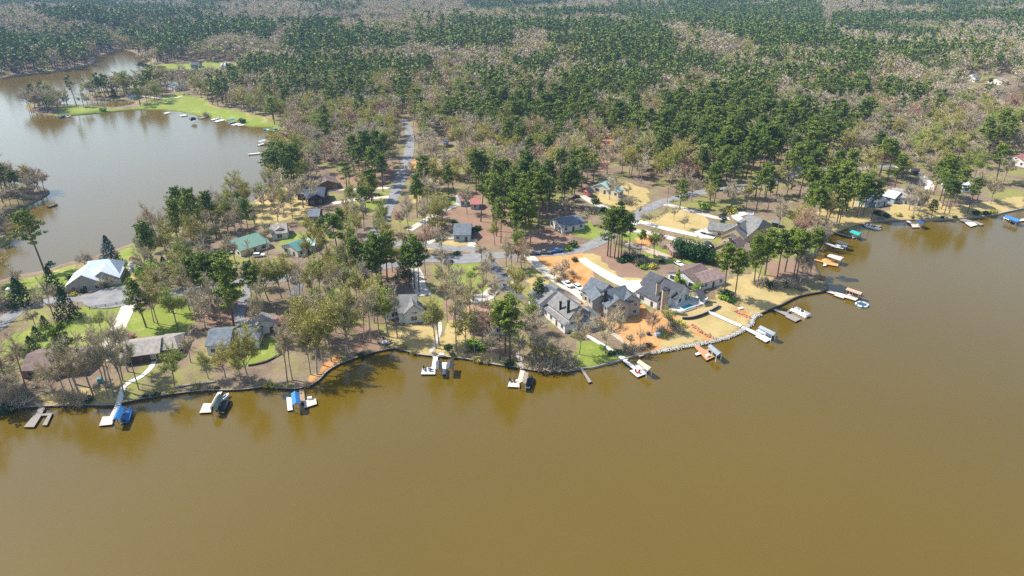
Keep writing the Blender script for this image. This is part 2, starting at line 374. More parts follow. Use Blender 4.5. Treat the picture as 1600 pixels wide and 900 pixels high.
def build_water():
    mb = MB(); R = 9400
    mb.poly([(-R,-R,0),(R,-R,0),(R,R,0),(-R,R,0)])
    m = bpy.data.materials.new('muddy water'); m.use_nodes = True
    n, l = m.node_tree.nodes, m.node_tree.links; b = n['Principled BSDF']
    b.inputs['Roughness'].default_value = .15; b.inputs['IOR'].default_value = 1.52; b.inputs['Specular IOR Level'].default_value = .5
    tc = n.new('ShaderNodeTexCoord')
    t = n.new('ShaderNodeTexNoise'); t.inputs['Scale'].default_value = .008; t.inputs['Detail'].default_value = 4; l.new(tc.outputs['Object'], t.inputs['Vector'])
    r = n.new('ShaderNodeValToRGB'); e = r.color_ramp.elements; e[0].position = .3; e[1].position = .7
    e[0].color = (.100,.064,.0035,1); e[1].color = (.116,.075,.006,1); l.new(t.outputs['Fac'], r.inputs[0]); l.new(r.outputs[0], b.inputs['Base Color'])
    w1 = n.new('ShaderNodeTexNoise'); w1.inputs['Scale'].default_value = .45; w1.inputs['Detail'].default_value = 5; w1.inputs['Roughness'].default_value = .6
    mp = n.new('ShaderNodeMapping'); mp.inputs['Scale'].default_value = (1, 1.6, 1); l.new(tc.outputs['Object'], mp.inputs['Vector']); l.new(mp.outputs[0], w1.inputs['Vector'])
    bp = n.new('ShaderNodeBump'); bp.inputs['Strength'].default_value = .12; bp.inputs['Distance'].default_value = .12
    l.new(w1.outputs['Fac'], bp.inputs['Height']); l.new(bp.outputs[0], b.inputs['Normal'])
    o = mb.build('lake_water', m); o['kind'] = 'structure'
build_water()

ROAD_SEGS = []      # (A, B, half width) for keeping trees off
def resample(P, st):
    P = [Vector(p[:2]) for p in P]
    # Catmull-Rom through the points
    out = []
    for i in range(len(P)-1):
        p0, p1, p2, p3 = P[max(i-1,0)], P[i], P[i+1], P[min(i+2,len(P)-1)]
        n = max(2, int((p2-p1).length/st))
        for k in range(n):
            t = k/n
            out.append(.5*((2*p1)+(-p0+p2)*t+(2*p0-5*p1+4*p2-p3)*t*t+(-p0+3*p1-3*p2+p3)*t**3))
    out.append(P[-1]); return out
def strip(name, pts, width, m, lift=.07, label=None, smooth=True, thick=.12, edge_noise=0.0, world=False):
    """a road or drive laid over the ground: a thin slab along a line of pixels"""
    P = [Vector(p) for p in pts] if world else [U(*p).xy for p in pts]
    L = resample(P, 2.0) if smooth else P
    ws = width if isinstance(width, (list, tuple)) else [width]*2
    n = len(L); V = []; hs = []
    for i, p in enumerate(L):
        d = (L[min(i+1,n-1)]-L[max(i-1,0)]).normalized(); s = Vector((-d.y, d.x)); w = (ws[0]+(ws[-1]-ws[0])*i/(n-1))/2
        w *= 1+random.uniform(-edge_noise, edge_noise)
        for t in (-1, -.33, .33, 1): q = p+s*w*t; V.append((q.x, q.y))
        hs.append(w)
    Z = gz(V)+lift
    Z = [max(Z[i-i%4:i-i%4+4]) if abs(max(Z[i-i%4:i-i%4+4])-Z[i]) < .12 else Z[i] for i in range(len(Z))]
    mb = MB(); mb.v = [(x, y, z) for (x, y), z in zip(V, Z)]
    for i in range(n-1):
        for k in range(3): mb.f.append([i*4+k+1, i*4+k, i*4+4+k, i*4+5+k])
    b0 = len(mb.v)
    mb.v += [(mb.v[i*4][0], mb.v[i*4][1], mb.v[i*4][2]-thick-lift) for i in range(n)] + [(mb.v[i*4+3][0], mb.v[i*4+3][1], mb.v[i*4+3][2]-thick-lift) for i in range(n)]
    for i in range(n-1):
        mb.f.append([i*4, b0+i, b0+i+1, i*4+4]); mb.f.append([b0+n+i, i*4+3, i*4+7, b0+n+i+1])
    o = mb.build(name, m); o['kind'] = 'structure'
    if label: o['label'] = label
    for i in range(0, n-1, 2): ROAD_SEGS.append((np.array(L[i]), np.array(L[min(i+2,n-1)]), max(hs)))
    return o
def pad(name, pts, m, lift=.09, label=None, thick=.15, world=False):
    """a paved area: a slab over a polygon of pixels, at one level per corner"""
    P = [Vector(p) for p in pts] if world else [U(*p).xy for p in pts]
    c = sum(P, Vector((0, 0)))/len(P); z = max(g1(p.x, p.y) for p in P+[c])+lift
    mb = MB(); mb.prism(P, z-thick-.6, z); o = mb.build(name, m); o['kind'] = 'structure'
    if label: o['label'] = label
    for i in range(len(P)): ROAD_SEGS.append((np.array(c), np.array(P[i]), .5)); ROAD_SEGS.append((np.array(P[i]), np.array(P[(i+1)%len(P)]), .5))
    return o
asph = mat('asphalt', (.12,.12,.12), .9, .32, .3); asph_old = mat('worn asphalt', (.21,.205,.20), .9, .28, .28)  # asph is darkened: tree shade over the drive is put into its colour
conc = mat('concrete', (.48,.43,.36), .9, .15, .8); conc_pale = mat('pale concrete', (.55,.48,.38), .9, .12, .8)
conc_white = mat('white concrete', (.6,.57,.52), .9, .1, .8); gravel_m = mat('gravel', (.42,.33,.24), .95, .3, 1.5); paint = mat('road paint', (.75,.70,.5), .7, .15, 1.0)
MAINROAD = [(631,186),(633,192),(639,206),(641,224),(636,250),(627,276),(618,300),(606,325),(592,352),(578,382),(566,421)]
STREET = [(182,466),(232,463),(300,455),(350,446),(392,440),(470,432),(566,421),(620,412),(655,406),(700,404),(757,400),(830,397),(895,392),(935,378),(968,356),(1000,334),(1030,318),(1060,309),(1100,300),(1160,292),(1250,272),(1300,263),(1340,262),(1400,258)]
strip('road', MAINROAD, 6.2, asph_old); strip('street', STREET, 6.4, asph_old, .08)
def markings(pts, w):
    L = resample([U(*p).xy for p in pts], 2.0)
    for off in (-.16, .16):
        q = []
        for i, p in enumerate(L):
            d = (L[min(i+1,len(L)-1)]-L[max(i-1,0)]).normalized(); q.append(p+Vector((-d.y, d.x))*off)
        strip('road_marking', q, .12, paint, .095, smooth=False, thick=.01, world=True)
markings(MAINROAD[1:9], 7)
strip('side_road', [(758,400),(735,388),(712,389),(690,386),(664,381),(640,378),(600,385)], 5.6, asph_old, .09)
strip('side_road', [(762,402),(745,405),(716,407),(704,407)], 7.0, asph_old, .10)
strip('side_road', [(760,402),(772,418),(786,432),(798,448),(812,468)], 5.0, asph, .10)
strip('road', [(-20,520),(0,508),(14,496),(30,485),(55,475),(80,470),(105,467),(150,466)], 6.0, asph_old, .085)
cds = U(180,465); pad('turning_circle', [(cds.x+10*math.cos(t)*1.05, cds.y+9.5*math.sin(t)) for t in np.linspace(0, 2*math.pi, 28)[:-1]], asph_old, .11, world=True)
strip('driveway', [(152,454),(143,447),(137,440)], [5,7], conc_pale, .10)
strip('driveway', [(205,466),(196,490),(182,518),(166,548),(158,566)], [4.5,5.2], conc_pale, .10)
strip('footpath', [(243,560),(236,574),(222,588),(205,596),(194,604),(189,618),(184,634)], 1.6, conc_white, .07)
strip('driveway', [(390,440),(384,460),(377,482),(374,498),(386,510)], 3.6, asph_old, .10)
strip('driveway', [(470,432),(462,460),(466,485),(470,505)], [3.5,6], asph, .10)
strip('driveway', [(508,297),(535,296),(570,295),(600,294),(620,292)], 4.0, conc_pale, .10)
strip('driveway', [(520,318),(545,314),(575,310),(607,308)], 4.0, conc_pale, .10)
strip('driveway', [(640,360),(662,346),(700,326),(738,310)], 3.6, conc, .10)
strip('driveway', [(665,381),(680,374),(697,372),(712,371),(728,374),(738,378),(735,388)], 3.4, conc_pale, .105)
strip('driveway', [(640,410),(652,428),(655,447),(664,462)], [3.5,6], conc, .10)
strip('driveway', [(800,440),(775,450),(757,466),(735,466)], [3,7], conc, .10)
strip('driveway', [(826,399),(838,412),(856,427),(880,443),(905,458),(924,470)], [4,6], conc_pale, .11)
strip('driveway', [(908,404),(922,414),(945,428),(968,440),(985,447)], [4,6], conc_pale, .11)
pad('driveway', [(966,440),(1006,438),(1020,447),(1000,455),(982,461),(972,450)], conc_pale, .13)
strip('driveway', [(910,306),(930,318),(950,327),(972,338),(983,341)], 4.2, conc, .10)
strip('driveway', [(984,352),(1000,347),(1030,355),(1062,362),(1090,368)], 4.0, conc_white, .10)
pad('driveway', [(1085,362),(1108,357),(1122,366),(1115,374),(1095,373)], conc_white, .13)
strip('driveway', [(976,361),(1005,362),(1040,370),(1075,380),(1112,386)], 4.2, conc, .10)
strip('gravel_track', [(978,380),(1000,386),(1024,395),(1048,404)], 4.5, gravel_m, .08, edge_noise=.15)
strip('driveway', [(1032,318),(1060,324),(1090,332),(1118,340),(1140,342)], 4.0, conc, .10)
strip('driveway', [(1270,268),(1255,264),(1245,258)], 4, conc_white, .10); strip('driveway', [(1395,258),(1430,270),(1450,285),(1452,297)], 4.5, conc_white, .10)
strip('footpath', [(916,524),(935,535),(955,547),(972,558),(979,563)], 1.5, conc_white, .08)
strip('footpath', [(686,500),(688,515),(684,527),(680,540),(674,548),(679,557)], 1.3, conc, .08)
strip('footpath', [(640,497),(655,503)], 1.3, conc, .08); strip('footpath', [(808,552),(813,562),(816,577)], 1.3, conc, .08)
strip('road', [(1388,190),(1395,208),(1402,222)], 6, asph_old, .10); strip('road', [(205,148),(235,152),(262,155),(285,150)], 2.6, conc, .10)
strip('sandy_track', [(938,268),(945,250),(948,232),(945,214)], 5, mat('clay track', (.30,.17,.10), .95, .2, .8), .07, edge_noise=.2)
strip('driveway', [(1160,345),(1150,338),(1165,333),(1178,334)], 4.5, conc_white, .10)
# red-dirt grading and the strips of ground-hugging footpath beside it
strip('gravel_track', [(912,478),(935,500),(960,522),(985,544),(1004,556)], 1.8, gravel_m, .07, edge_noise=.3)
# ------------------------------------------------------------------ trees: meshes
bark_pine = leaf_mat('pine bark', [(.11,.075,.055),(.17,.12,.09)], .9)
bark_grey = leaf_mat('grey bark', [(.20,.165,.135),(.32,.285,.245)], .9)
twig_m = leaf_mat('bare twigs', [(.38,.315,.21),(.47,.395,.27),(.40,.345,.25),(.47,.37,.22),(.41,.35,.23)], .9)
needle_m = leaf_mat('pine needles', [(.11,.155,.018),(.16,.205,.028),(.08,.125,.022),(.18,.22,.034),(.125,.175,.02),(.095,.145,.018)], .6)
twig_olive = leaf_mat('budding twigs', [(.34,.31,.10),(.40,.35,.13),(.36,.34,.14)], .9)
twig_green = leaf_mat('leafing twigs', [(.30,.31,.10),(.34,.34,.13)], .9)
twig_warm = leaf_mat('reddish twigs', [(.40,.27,.18),(.42,.30,.22)], .9)
cedar_m = leaf_mat('cedar foliage', [(.03,.062,.018),(.045,.085,.025)], .7)
blue_m = leaf_mat('blue spruce foliage', [(.045,.085,.075),(.05,.09,.08)], .7)
leaf_green = leaf_mat('fresh green leaves', [(.27,.33,.03),(.32,.36,.05),(.20,.28,.03),(.34,.38,.07)], .6)
leaf_olive = leaf_mat('olive gold buds', [(.34,.31,.05),(.40,.35,.06),(.36,.35,.09),(.43,.36,.08)], .7)
leaf_gold = leaf_mat('golden buds', [(.44,.32,.08),(.48,.36,.11),(.40,.30,.09)], .7)
leaf_red = leaf_mat('red buds', [(.40,.18,.11),(.42,.24,.15),(.36,.20,.14)], .7)
leaf_bright = leaf_mat('bright green leaves', [(.16,.27,.02),(.19,.30,.03)], .6)
leaf_dark = leaf_mat('glossy dark leaves', [(.022,.060,.014),(.035,.080,.018)], .45)
leaf_white = leaf_mat('white blossom', [(.50,.50,.44),(.55,.54,.5)], .7)

def unit(a): return a/np.maximum(np.linalg.norm(a, axis=-1, keepdims=True), 1e-9)
class TM:
    """triangle mesh under construction"""
    def __init__(s): s.V = []; s.T = []; s.n = 0
    def add(s, V, T): s.V.append(np.asarray(V, float)); s.T.append(np.asarray(T)+s.n); s.n += len(V)
    def limb(s, pts, rads, n=5):
        pts = np.asarray(pts, float); k = len(pts)
        V = []; 
        for i in range(k):
            d = unit(pts[min(i+1,k-1)]-pts[max(i-1,0)]); a = unit(np.cross(d, (0.3,1,0.1) if abs(d[1]) < .9 else (1,0,0))); b = np.cross(d, a)
            t = 2*np.pi*np.arange(n)/n; V.append(pts[i]+rads[i]*(np.cos(t)[:,None]*a+np.sin(t)[:,None]*b))
        T = []
        for i in range(k-1):
            for j in range(n):
                a, b, c, d = i*n+j, i*n+(j+1)%n, (i+1)*n+j, (i+1)*n+(j+1)%n
                T += [(a,b,d),(a,d,c)]
        s.add(np.vstack(V), T)
    def leaves(s, C, size, out, rng, jit=.7, flat=0.0):
        N = len(C); 
        if not N: return
        nrm = unit(unit(out)+rng.normal(0, jit, (N,3))+np.array((0,0,flat)))
        t1 = unit(np.cross(nrm, rng.normal(0,1,(N,3)))); t2 = np.cross(nrm, t1)
        sz = size*rng.uniform(.65,1.35,(N,1)); V = []
        for k in range(3):
            a = 2*np.pi*k/3+rng.uniform(-.45,.45,(N,1)); V.append(C+sz*(np.cos(a)*t1+np.sin(a)*t2))
        s.add(np.stack(V,1).reshape(-1,3), np.arange(3*N).reshape(-1,3))
    def twigs(s, A, B, w, rng):
        """thin long triangles from A to B"""
        N = len(A); d = unit(B-A); side = unit(np.cross(d, rng.normal(0,1,(N,3))))*w
        s.add(np.stack([A-side, A+side, B],1).reshape(-1,3), np.arange(3*N).reshape(-1,3))
    def get(s): return np.vstack(s.V), np.vstack(s.T)
def rdir(rng, n): return unit(rng.normal(0,1,(n,3)))

def pine(seed, H=22.0, crown0=.52, spread=3.6, lod=0, broad=False):
    rng = np.random.default_rng(seed); tr, cr = TM(), TM()
    bend = rng.normal(0, .35, 2); f = lambda t: np.array((bend[0]*np.sin(t*2.2)*t*1.4, bend[1]*np.sin(t*2)*t*1.4, H*t))
    ts = np.linspace(0, .97, 4 if lod else 7)
    tr.limb([f(t) for t in ts], [.27*(1-t)**.7+.035 for t in ts], 3 if lod > 1 else 5)
    nb = (34, 16, 9)[lod]; az = rng.uniform(0, 6.28)
    for i in range(nb):
        t = crown0+(1-crown0)*((i+rng.uniform(0,.9))/nb)**.9; az += 2.4+rng.normal(0,.5)
        u = (t-crown0)/(1-crown0)
        L = spread*(.55+.75*math.sin(min(1,u*1.5+.12)*2.2) if not broad else 1.1*math.sqrt(max(.05,1-u*u*.75)))*rng.uniform(.55,1.2)*(1-.72*u**2.2)
        if rng.random() < .1: continue
        d = np.array((math.cos(az), math.sin(az), .12+.5*u+rng.normal(0,.12))); p0 = f(t); p1 = p0+d*L
        if lod < 2: tr.limb([p0, p0+d*L*.55+(0,0,-.1), p1], [.07,.045,.015], 3)
        nc = (4, 3, 2)[lod]
        for k in range(nc):
            q = p0+d*L*(.38+.68*(k+rng.uniform(0,.6))/nc)+rng.normal(0,.35,3)*(1,1,.4)
            n = (32, 14, 6)[lod]; r = (1.12, 1.15, 1.5)[lod]*rng.uniform(.6,1.2)
            o = rdir(rng, n); C = q+o*(r, r, r*.62)*rng.uniform(.35,1,(n,1))
            cr.leaves(C, (.28,.48,.95)[lod], o+np.array((0,0,.45)), rng, .75)
    n = (40,18,8)[lod]; o = rdir(rng, n); cr.leaves(f(.985)+o*(1,1,.9)*rng.uniform(.3,1,(n,1)), (.3,.5,1.0)[lod], o+np.array((0,0,.5)), rng, .5)
    return tr.get(), cr.get()

def conifer(seed, H=12.0, R=3.4, lod=0, base=.04):
    """dense conical evergreen"""
    rng = np.random.default_rng(seed); tr, cr = TM(), TM()
    tr.limb([(0,0,0),(0,0,H*.6),(0,0,H*.97)], [.22,.12,.03], 5)
    n = (1500, 500)[min(lod,1)]
    u = rng.random(n)**1.25; az = rng.uniform(0, 2*np.pi, n); lob = 1+.16*np.sin(az*5+u*14)+.12*np.sin(az*3-u*23)
    rad = R*(1-u)**.85*lob*rng.uniform(.62,1.06,n)+.12
    C = np.c_[np.cos(az)*rad, np.sin(az)*rad, H*(base+(1-base)*u)+rng.normal(0,.15,n)]
    out = np.c_[np.cos(az), np.sin(az), np.full(n,.55)]
    cr.leaves(C, (.34,.6)[min(lod,1)], out, rng, .5)
    return tr.get(), cr.get()

def bare(seed, H=18.0, spread=4.5, fork=.42, lod=0, buds=0, bud_size=.18, tw=1.0, lean=.35):
    """leafless hardwood; returns trunk+limbs, twigs, buds"""
    rng = np.random.default_rng(seed); tr, tg, bd = TM(), TM(), TM()
    x = rng.normal(0, lean, 2); top = np.array((x[0], x[1], H*fork))
    mid = top*.5+(rng.normal(0,.12), rng.normal(0,.12), 0)
    tr.limb([(0,0,-.2), mid, top], [.24,.19,.16], 3 if lod > 1 else 5)
    tips = []
    nl = (6, 5, 4)[lod]; az = rng.uniform(0, 6.28)
    leaders = [(top, np.array((rng.normal(0,.12), rng.normal(0,.12), 1.0)), H*(1-fork)*.72, .13)]
    for i in range(nl):
        az += 2*math.pi/nl+rng.normal(0,.35); el = rng.uniform(.7,1.25)
        s0 = mid*.0+top*rng.uniform(.72,1.0); d = np.array((math.cos(az)*math.cos(el), math.sin(az)*math.cos(el), math.sin(el)))
        leaders.append((s0, d, spread*rng.uniform(.8,1.25)/max(.45,math.cos(el))*.72, .10))
    for p0, d, L, r in leaders:
        L = min(L, H*.55); p1 = p0+d*L*.5+rng.normal(0,.2,3); d2 = unit(d+rng.normal(0,.22,3)+np.array((0,0,.25))); p2 = p1+d2*L*.5
        tr.limb([p0,p1,p2], [r,r*.62,r*.25], 3 if lod else 4)
        for k in range((8, 5, 3)[lod]):
            t = rng.uniform(.3,1.0); q = p0+(p1-p0)*min(1,t*2) if t < .5 else p1+(p2-p1)*(t*2-1)
            e = unit(d2+rng.normal(0,.65,3)+np.array((0,0,.25))); l = L*rng.uniform(.28,.55); q1 = q+e*l
            if lod < 2: tr.limb([q, q1], [r*.38, r*.12], 3)
            tips.append((q, q1, e))
        tips.append((p1, p2, d2))
    for q, q1, e in tips:
        n = (22, 20, 14)[lod]; t = rng.uniform(.25,1.0,(n,1)); A = q+(q1-q)*t
        dd = unit(e+rng.normal(0,.46,(n,3))+np.array((0,0,.42))); ln = rng.uniform(.9,2.4,(n,1))*(1.0,1.1,1.3)[lod]
        B = A+dd*ln; tg.twigs(A, B, np.full((n,1),(.05,.085,.17)[lod]*tw), rng)
        if lod == 0:
            A2 = A+dd*ln*rng.uniform(.3,.7,(n,1)); B2 = A2+unit(dd+rng.normal(0,.7,(n,3)))*ln*.6; tg.twigs(A2, B2, np.full((n,1),.036*tw), rng)
        if buds:
            m = buds if lod < 1 else max(2, buds//2); m = min(m, 70); idx = rng.integers(0, n, m)
            C = A[idx]+(B[idx]-A[idx])*rng.uniform(.3,1.05,(m,1))+rng.normal(0,.2,(m,3))
            if lod == 0: bd.twigs(C, C+unit(dd[idx]+rng.normal(0,.8,(m,3)))*rng.uniform(.3,.75,(m,1)), np.full((m,1),bud_size*.5), rng)
            else: bd.leaves(C, bud_size*(1,1.5,2.3)[lod], C-np.array((top[0],top[1],H*.5)), rng, .7)
    return tr.get(), tg.get(), (bd.get() if buds else None)

def bushy(seed, R=2.0, H=2.0, n=420, size=.3, squash=1.0, lumps=9):
    """leafy shrub or round crown sitting on the ground"""
    rng = np.random.default_rng(seed); cr = TM()
    for k in range(lumps):
        a = rng.uniform(0,6.28); r = R*.62*math.sqrt(rng.random()); c = np.array((math.cos(a)*r, math.sin(a)*r, H*rng.uniform(.25,.68)))
        m = n//lumps; o = rdir(rng, m); rr = np.array((R*.48,R*.48,H*.36))*rng.uniform(.8,1.15)
        cr.leaves(c+o*rr*rng.uniform(.75,1.05,(m,1)), size, o+np.array((0,0,.25)), rng, .5)
    V, T = cr.get(); V[:,2] = np.maximum(V[:,2], -.1); return V, T

def cat(*parts):
    V = []; T = []; MI = []; n = 0
    for i, p in enumerate(parts):
        if p is None: continue
        V.append(p[0]); T.append(p[1]+n); n += len(p[0]); MI.append(np.full(len(p[1]), i))
    return np.vstack(V), np.vstack(T), np.concatenate(MI)

KIND = {}     # kind -> list of (trunk mesh, crown mesh, height)
def reg(kind, tr, cr, mats, H):
    """tr: (V,T); cr: one or two (V,T) with their materials"""
    t = np_mesh(kind+'_trunk', *tr, [mats[0]], smooth=True)
    V, T, MI = cat(*cr); c = np_mesh(kind+'_crown', V, T, mats[1:], MI)
    KIND.setdefault(kind, []).append((t, c, H))
for i, (H, c0, sp) in enumerate([(22,.55,3.4),(24,.6,3.2),(20,.48,3.7),(23,.64,3.0),(18,.38,3.5),(21,.52,3.9)]):
    t, c = pine(10+i, H, c0, sp, 0); reg('pine', t, [c], [bark_pine, needle_m], H)
for i, (H, c0, sp) in enumerate([(17,.22,4.6),(15,.18,4.2)]):
    t, c = pine(30+i, H, c0, sp, 0, True); reg('broad_pine', t, [c], [bark_pine, needle_m], H)
for i, (H, sp, fk) in enumerate([(18,4.0,.38),(20,3.4,.45),(16,4.6,.32),(22,3.1,.5),(19,3.7,.40),(21,2.9,.55)]):
    a, b, d = bare(50+i, H, sp, fk, buds=2, bud_size=.13); reg('bare', a, [b, d], [bark_grey, twig_m, twig_m], H)
for i, (H, sp, fk) in enumerate([(22,2.7,.58),(24,2.5,.62),(20,2.9,.52)]):
    a, b, d = bare(70+i, H, sp, fk, lean=.6, buds=4, bud_size=.14, tw=.75); reg('tall_bare', a, [b, d], [bark_grey, twig_m, leaf_green if i == 1 else leaf_olive], H)
for i, (H, sp, fk, kd, m, nb) in enumerate([(17,3.5,.40,'green',leaf_green,16),(19,3.1,.46,'green',leaf_green,14),(16,3.8,.38,'olive',leaf_olive,14),(18,3.3,.45,'olive',leaf_olive,11),
      (20,2.9,.52,'olive',leaf_olive,11),(16,4.4,.34,'gold',leaf_gold,12),(15,4.2,.33,'red',leaf_red,9)]):
    a, b, d = bare(90+i, H, sp, fk, buds=nb*2, tw=.85); reg(kd, a, [b, d], [bark_grey, {'green': twig_green, 'red': twig_warm, 'gold': twig_olive, 'olive': twig_olive}[kd], m], H)
for i, (H, R) in enumerate([(12,4.5),(10,3.9)]):
    t, c = conifer(110+i, H, R); reg('cedar', t, [c], [bark_grey, cedar_m], H)
t, c = conifer(120, 12, 4.2); reg('blue_spruce', t, [c], [bark_grey, blue_m], 12)
t, c = conifer(121, 7, 1.5); reg('green_cypress', t, [c], [bark_grey, leaf_green], 7)
def leafy(seed, H, R, m, kind, n=1500):
    tr = TM(); tr.limb([(0,0,-.2),(0.1,0,H*.35),(0,.1,H*.7)], [.2,.16,.06], 5); V, T = bushy(seed, R, H*.95, n, .36, lumps=16); V[:,2] += H*.06
    reg(kind, tr.get(), [(V, T)], [bark_grey, m], H)
leafy(130, 8.5, 4.2, leaf_bright, 'bright'); leafy(131, 7.5, 3.8, leaf_bright, 'bright'); leafy(132, 8.5, 4.0, leaf_dark, 'laurel'); leafy(133, 8, 3.6, leaf_dark, 'laurel')
leafy(134, 5.5, 2.6, leaf_white, 'blossom', 900)
# shrubs: single mesh each
SHRUB = {}
for i in range(3): SHRUB.setdefault('dark', []).append(np_mesh('dark_shrub', *bushy(140+i, 1.9, 1.9, 330, .26), [leaf_dark]))
for i in range(2): SHRUB.setdefault('green', []).append(np_mesh('green_shrub', *bushy(145+i, 1.6, 1.7, 300, .24), [leaf_bright]))
def twiggy(seed):
    rng = np.random.default_rng(seed); tg = TM()
    n = 320; az = rng.uniform(0,6.28,n); el = rng.uniform(.35,1.5,n); d = np.c_[np.cos(az)*np.cos(el), np.sin(az)*np.cos(el), np.sin(el)]
    A = d*rng.uniform(0,1.3,(n,1))+rng.normal(0,.3,(n,3))*(1,1,.1); A[:,2] = np.abs(A[:,2]); tg.twigs(A, A+unit(d+rng.normal(0,.4,(n,3)))*rng.uniform(.6,1.5,(n,1)), np.full((n,1),.05), rng)
    return tg.get()
for i in range(3): SHRUB.setdefault('twig', []).append(np_mesh('twiggy_shrub', *twiggy(150+i), [twig_m]))
SHRUB['red'] = [np_mesh('red_shrub', *bushy(160, 1.6, 1.6, 300, .24), [leaf_red])]
SHRUB['olive'] = [np_mesh('olive_shrub', *bushy(161, 1.8, 1.7, 300, .26), [leaf_olive])]

# lighter meshes for the far woods: one object each, trunk and crown together
def lodmesh(name, parts, mats): V, T, MI = cat(*parts); return np_mesh(name, V, T, mats, MI)
LOD = {1: {}, 2: {}}
for lod in (1, 2):
    L = LOD[lod]
    L['pine'] = [lodmesh('far_pine', pine(200+i, H, c0, sp, lod), [bark_pine, needle_m]) for i, (H, c0, sp) in enumerate([(21,.5,3.6),(20,.42,4.0),(23,.55,3.4),(18,.36,3.9)])]
    L['bare'] = [lodmesh('far_bare', bare(220+i, H, sp, fk, lod, buds=(8, 6)[lod-1], bud_size=.22), [bark_grey, twig_m, twig_m]) for i, (H, sp, fk) in enumerate([(18,4.6,.38),(17,5.0,.34),(20,4.2,.44),(19,4.6,.4)])]
    L['green'] = [lodmesh('far_green', bare(240+i, H, sp, .36, lod, buds=(18 if lod == 1 else 12)), [bark_grey, twig_green, leaf_green]) for i, (H, sp) in enumerate([(16,4.4),(18,4.2)])]
    L['olive'] = [lodmesh('far_olive', bare(250+i, H, sp, .36, lod, buds=(14 if lod == 1 else 10)), [bark_grey, twig_olive, leaf_olive]) for i, (H, sp) in enumerate([(17,4.6),(18,4.2)])]
    L['red'] = [lodmesh('far_red', bare(260+i, H, sp, .36, lod, buds=(9 if lod == 1 else 7)), [bark_grey, twig_warm, leaf_red]) for i, (H, sp) in enumerate([(16,4.4)])]
    L['gold'] = [lodmesh('far_gold', bare(264+i, H, sp, .36, lod, buds=(9 if lod == 1 else 7)), [bark_grey, twig_olive, leaf_gold]) for i, (H, sp) in enumerate([(16,4.4)])]
HOUSE_SEGS = []; KEEP_VIEW = []; LANDMARKS = {'turning circle': U(180,465).xy, 'main road': U(640,205).xy}
LANDMARKS['tip of the grassy spit'] = U(110,176).xy; LANDMARKS['far fork of the lane'] = U(1395,205).xy; LANDMARKS['sandy track'] = U(945,230).xy
_ones = ['', 'first', 'second', 'third', 'fourth', 'fifth', 'sixth', 'seventh', 'eighth', 'ninth', 'tenth', 'eleventh', 'twelfth', 'thirteenth', 'fourteenth', 'fifteenth', 'sixteenth', 'seventeenth', 'eighteenth', 'nineteenth']
_tens = ['', '', 'twent', 'thirt', 'fort', 'fift', 'sixt', 'sevent', 'eight', 'ninet']
def ordinal(rk):
    n = rk+1
    if n < 20: return _ones[n]
    if n < 100: return _tens[n//10]+('ieth' if n%10 == 0 else 'y-'+_ones[n%10])
    return f"{n}th"
ordinal_word = ordinal
# ------------------------------------------------------------------ houses
def roofmat(name, c, rough=.85): return mat(name, c, rough, .34, .8, .2)
def metal_roof(name, c): return mat(name, c, .38, .08, .5, 0, .0, spec=.6)
R_char = roofmat('charcoal shingles', (.065,.068,.075)); R_grey = roofmat('grey shingles', (.17,.165,.155)); R_slate = roofmat('blue grey shingles', (.13,.15,.17)); R_brown = roofmat('brown shingles', (.15,.105,.09))
R_mauve = roofmat('mauve brown shingles', (.24,.165,.145)); R_tan = roofmat('grey tan shingles', (.27,.24,.21)); R_orange = roofmat('orange tan shingles', (.40,.25,.15)); R_ash = roofmat('ash grey shingles', (.105,.12,.135)); R_navy = roofmat('dark blue shingles', (.05,.065,.095))
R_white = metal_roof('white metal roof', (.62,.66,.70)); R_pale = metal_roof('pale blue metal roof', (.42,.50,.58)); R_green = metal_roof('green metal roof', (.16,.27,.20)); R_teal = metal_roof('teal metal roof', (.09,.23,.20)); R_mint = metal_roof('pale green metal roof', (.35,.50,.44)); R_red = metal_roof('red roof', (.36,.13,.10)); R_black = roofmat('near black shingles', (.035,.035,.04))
W_white = mat('white siding', (.60,.59,.56), .7, .06, 2); W_cream = mat('cream siding', (.62,.57,.46), .8, .08, 2); W_tan = mat('tan siding', (.48,.36,.20), .8, .1, 2); W_grey = mat('grey siding', (.30,.30,.29), .8, .1, 2); W_taupe = mat('taupe siding', (.36,.33,.27), .8, .1, 2); W_brick = mat('red brick', (.28,.14,.10), .9, .2, 4); W_dark = mat('dark timber', (.07,.05,.04), .85, .2, 3); W_blue = mat('blue grey siding', (.36,.44,.48), .8, .08, 2); W_barn = mat('barn red boards', (.32,.05,.03), .8, .15, 3); W_stone = mat('tan stone', (.38,.30,.21), .9, .3, 2.5); W_log = mat('brown logs', (.18,.11,.06), .85, .25, 3)
trim = mat('white trim', (.75,.74,.71), .6, .04, 2); glass = mat('window glass', (.03,.04,.05), .08, .1, 1, spec=.8); brick = mat('chimney brick', (.22,.12,.09), .9, .25, 4); dark_metal = mat('dark metal', (.03,.03,.033), .5, .2, 2); timber = mat('timber', (.30,.20,.12), .85, .2, 2); door_m = mat('door paint', (.10,.06,.04), .5, .1, 2)
def winmesh(w, h):
    a = MB(); a.box(-w/2, w/2, -.07, .05, -h/2, h/2); f = a.mesh('window', trim); b = MB()
    b.box(-w/2+.1, -.03, -.09, .02, -h/2+.1, h/2-.1); b.box(.03, w/2-.1, -.09, .02, -h/2+.1, h/2-.1); return f, b.mesh('pane', glass)
WIN = {'n': winmesh(1.5, 1.6), 'w': winmesh(2.4, 1.8), 't': winmesh(2.6, 2.3)}
def doormesh(w, h, m): a = MB(); a.box(-w/2, w/2, -.08, .05, 0, h); return a.mesh('door', m)
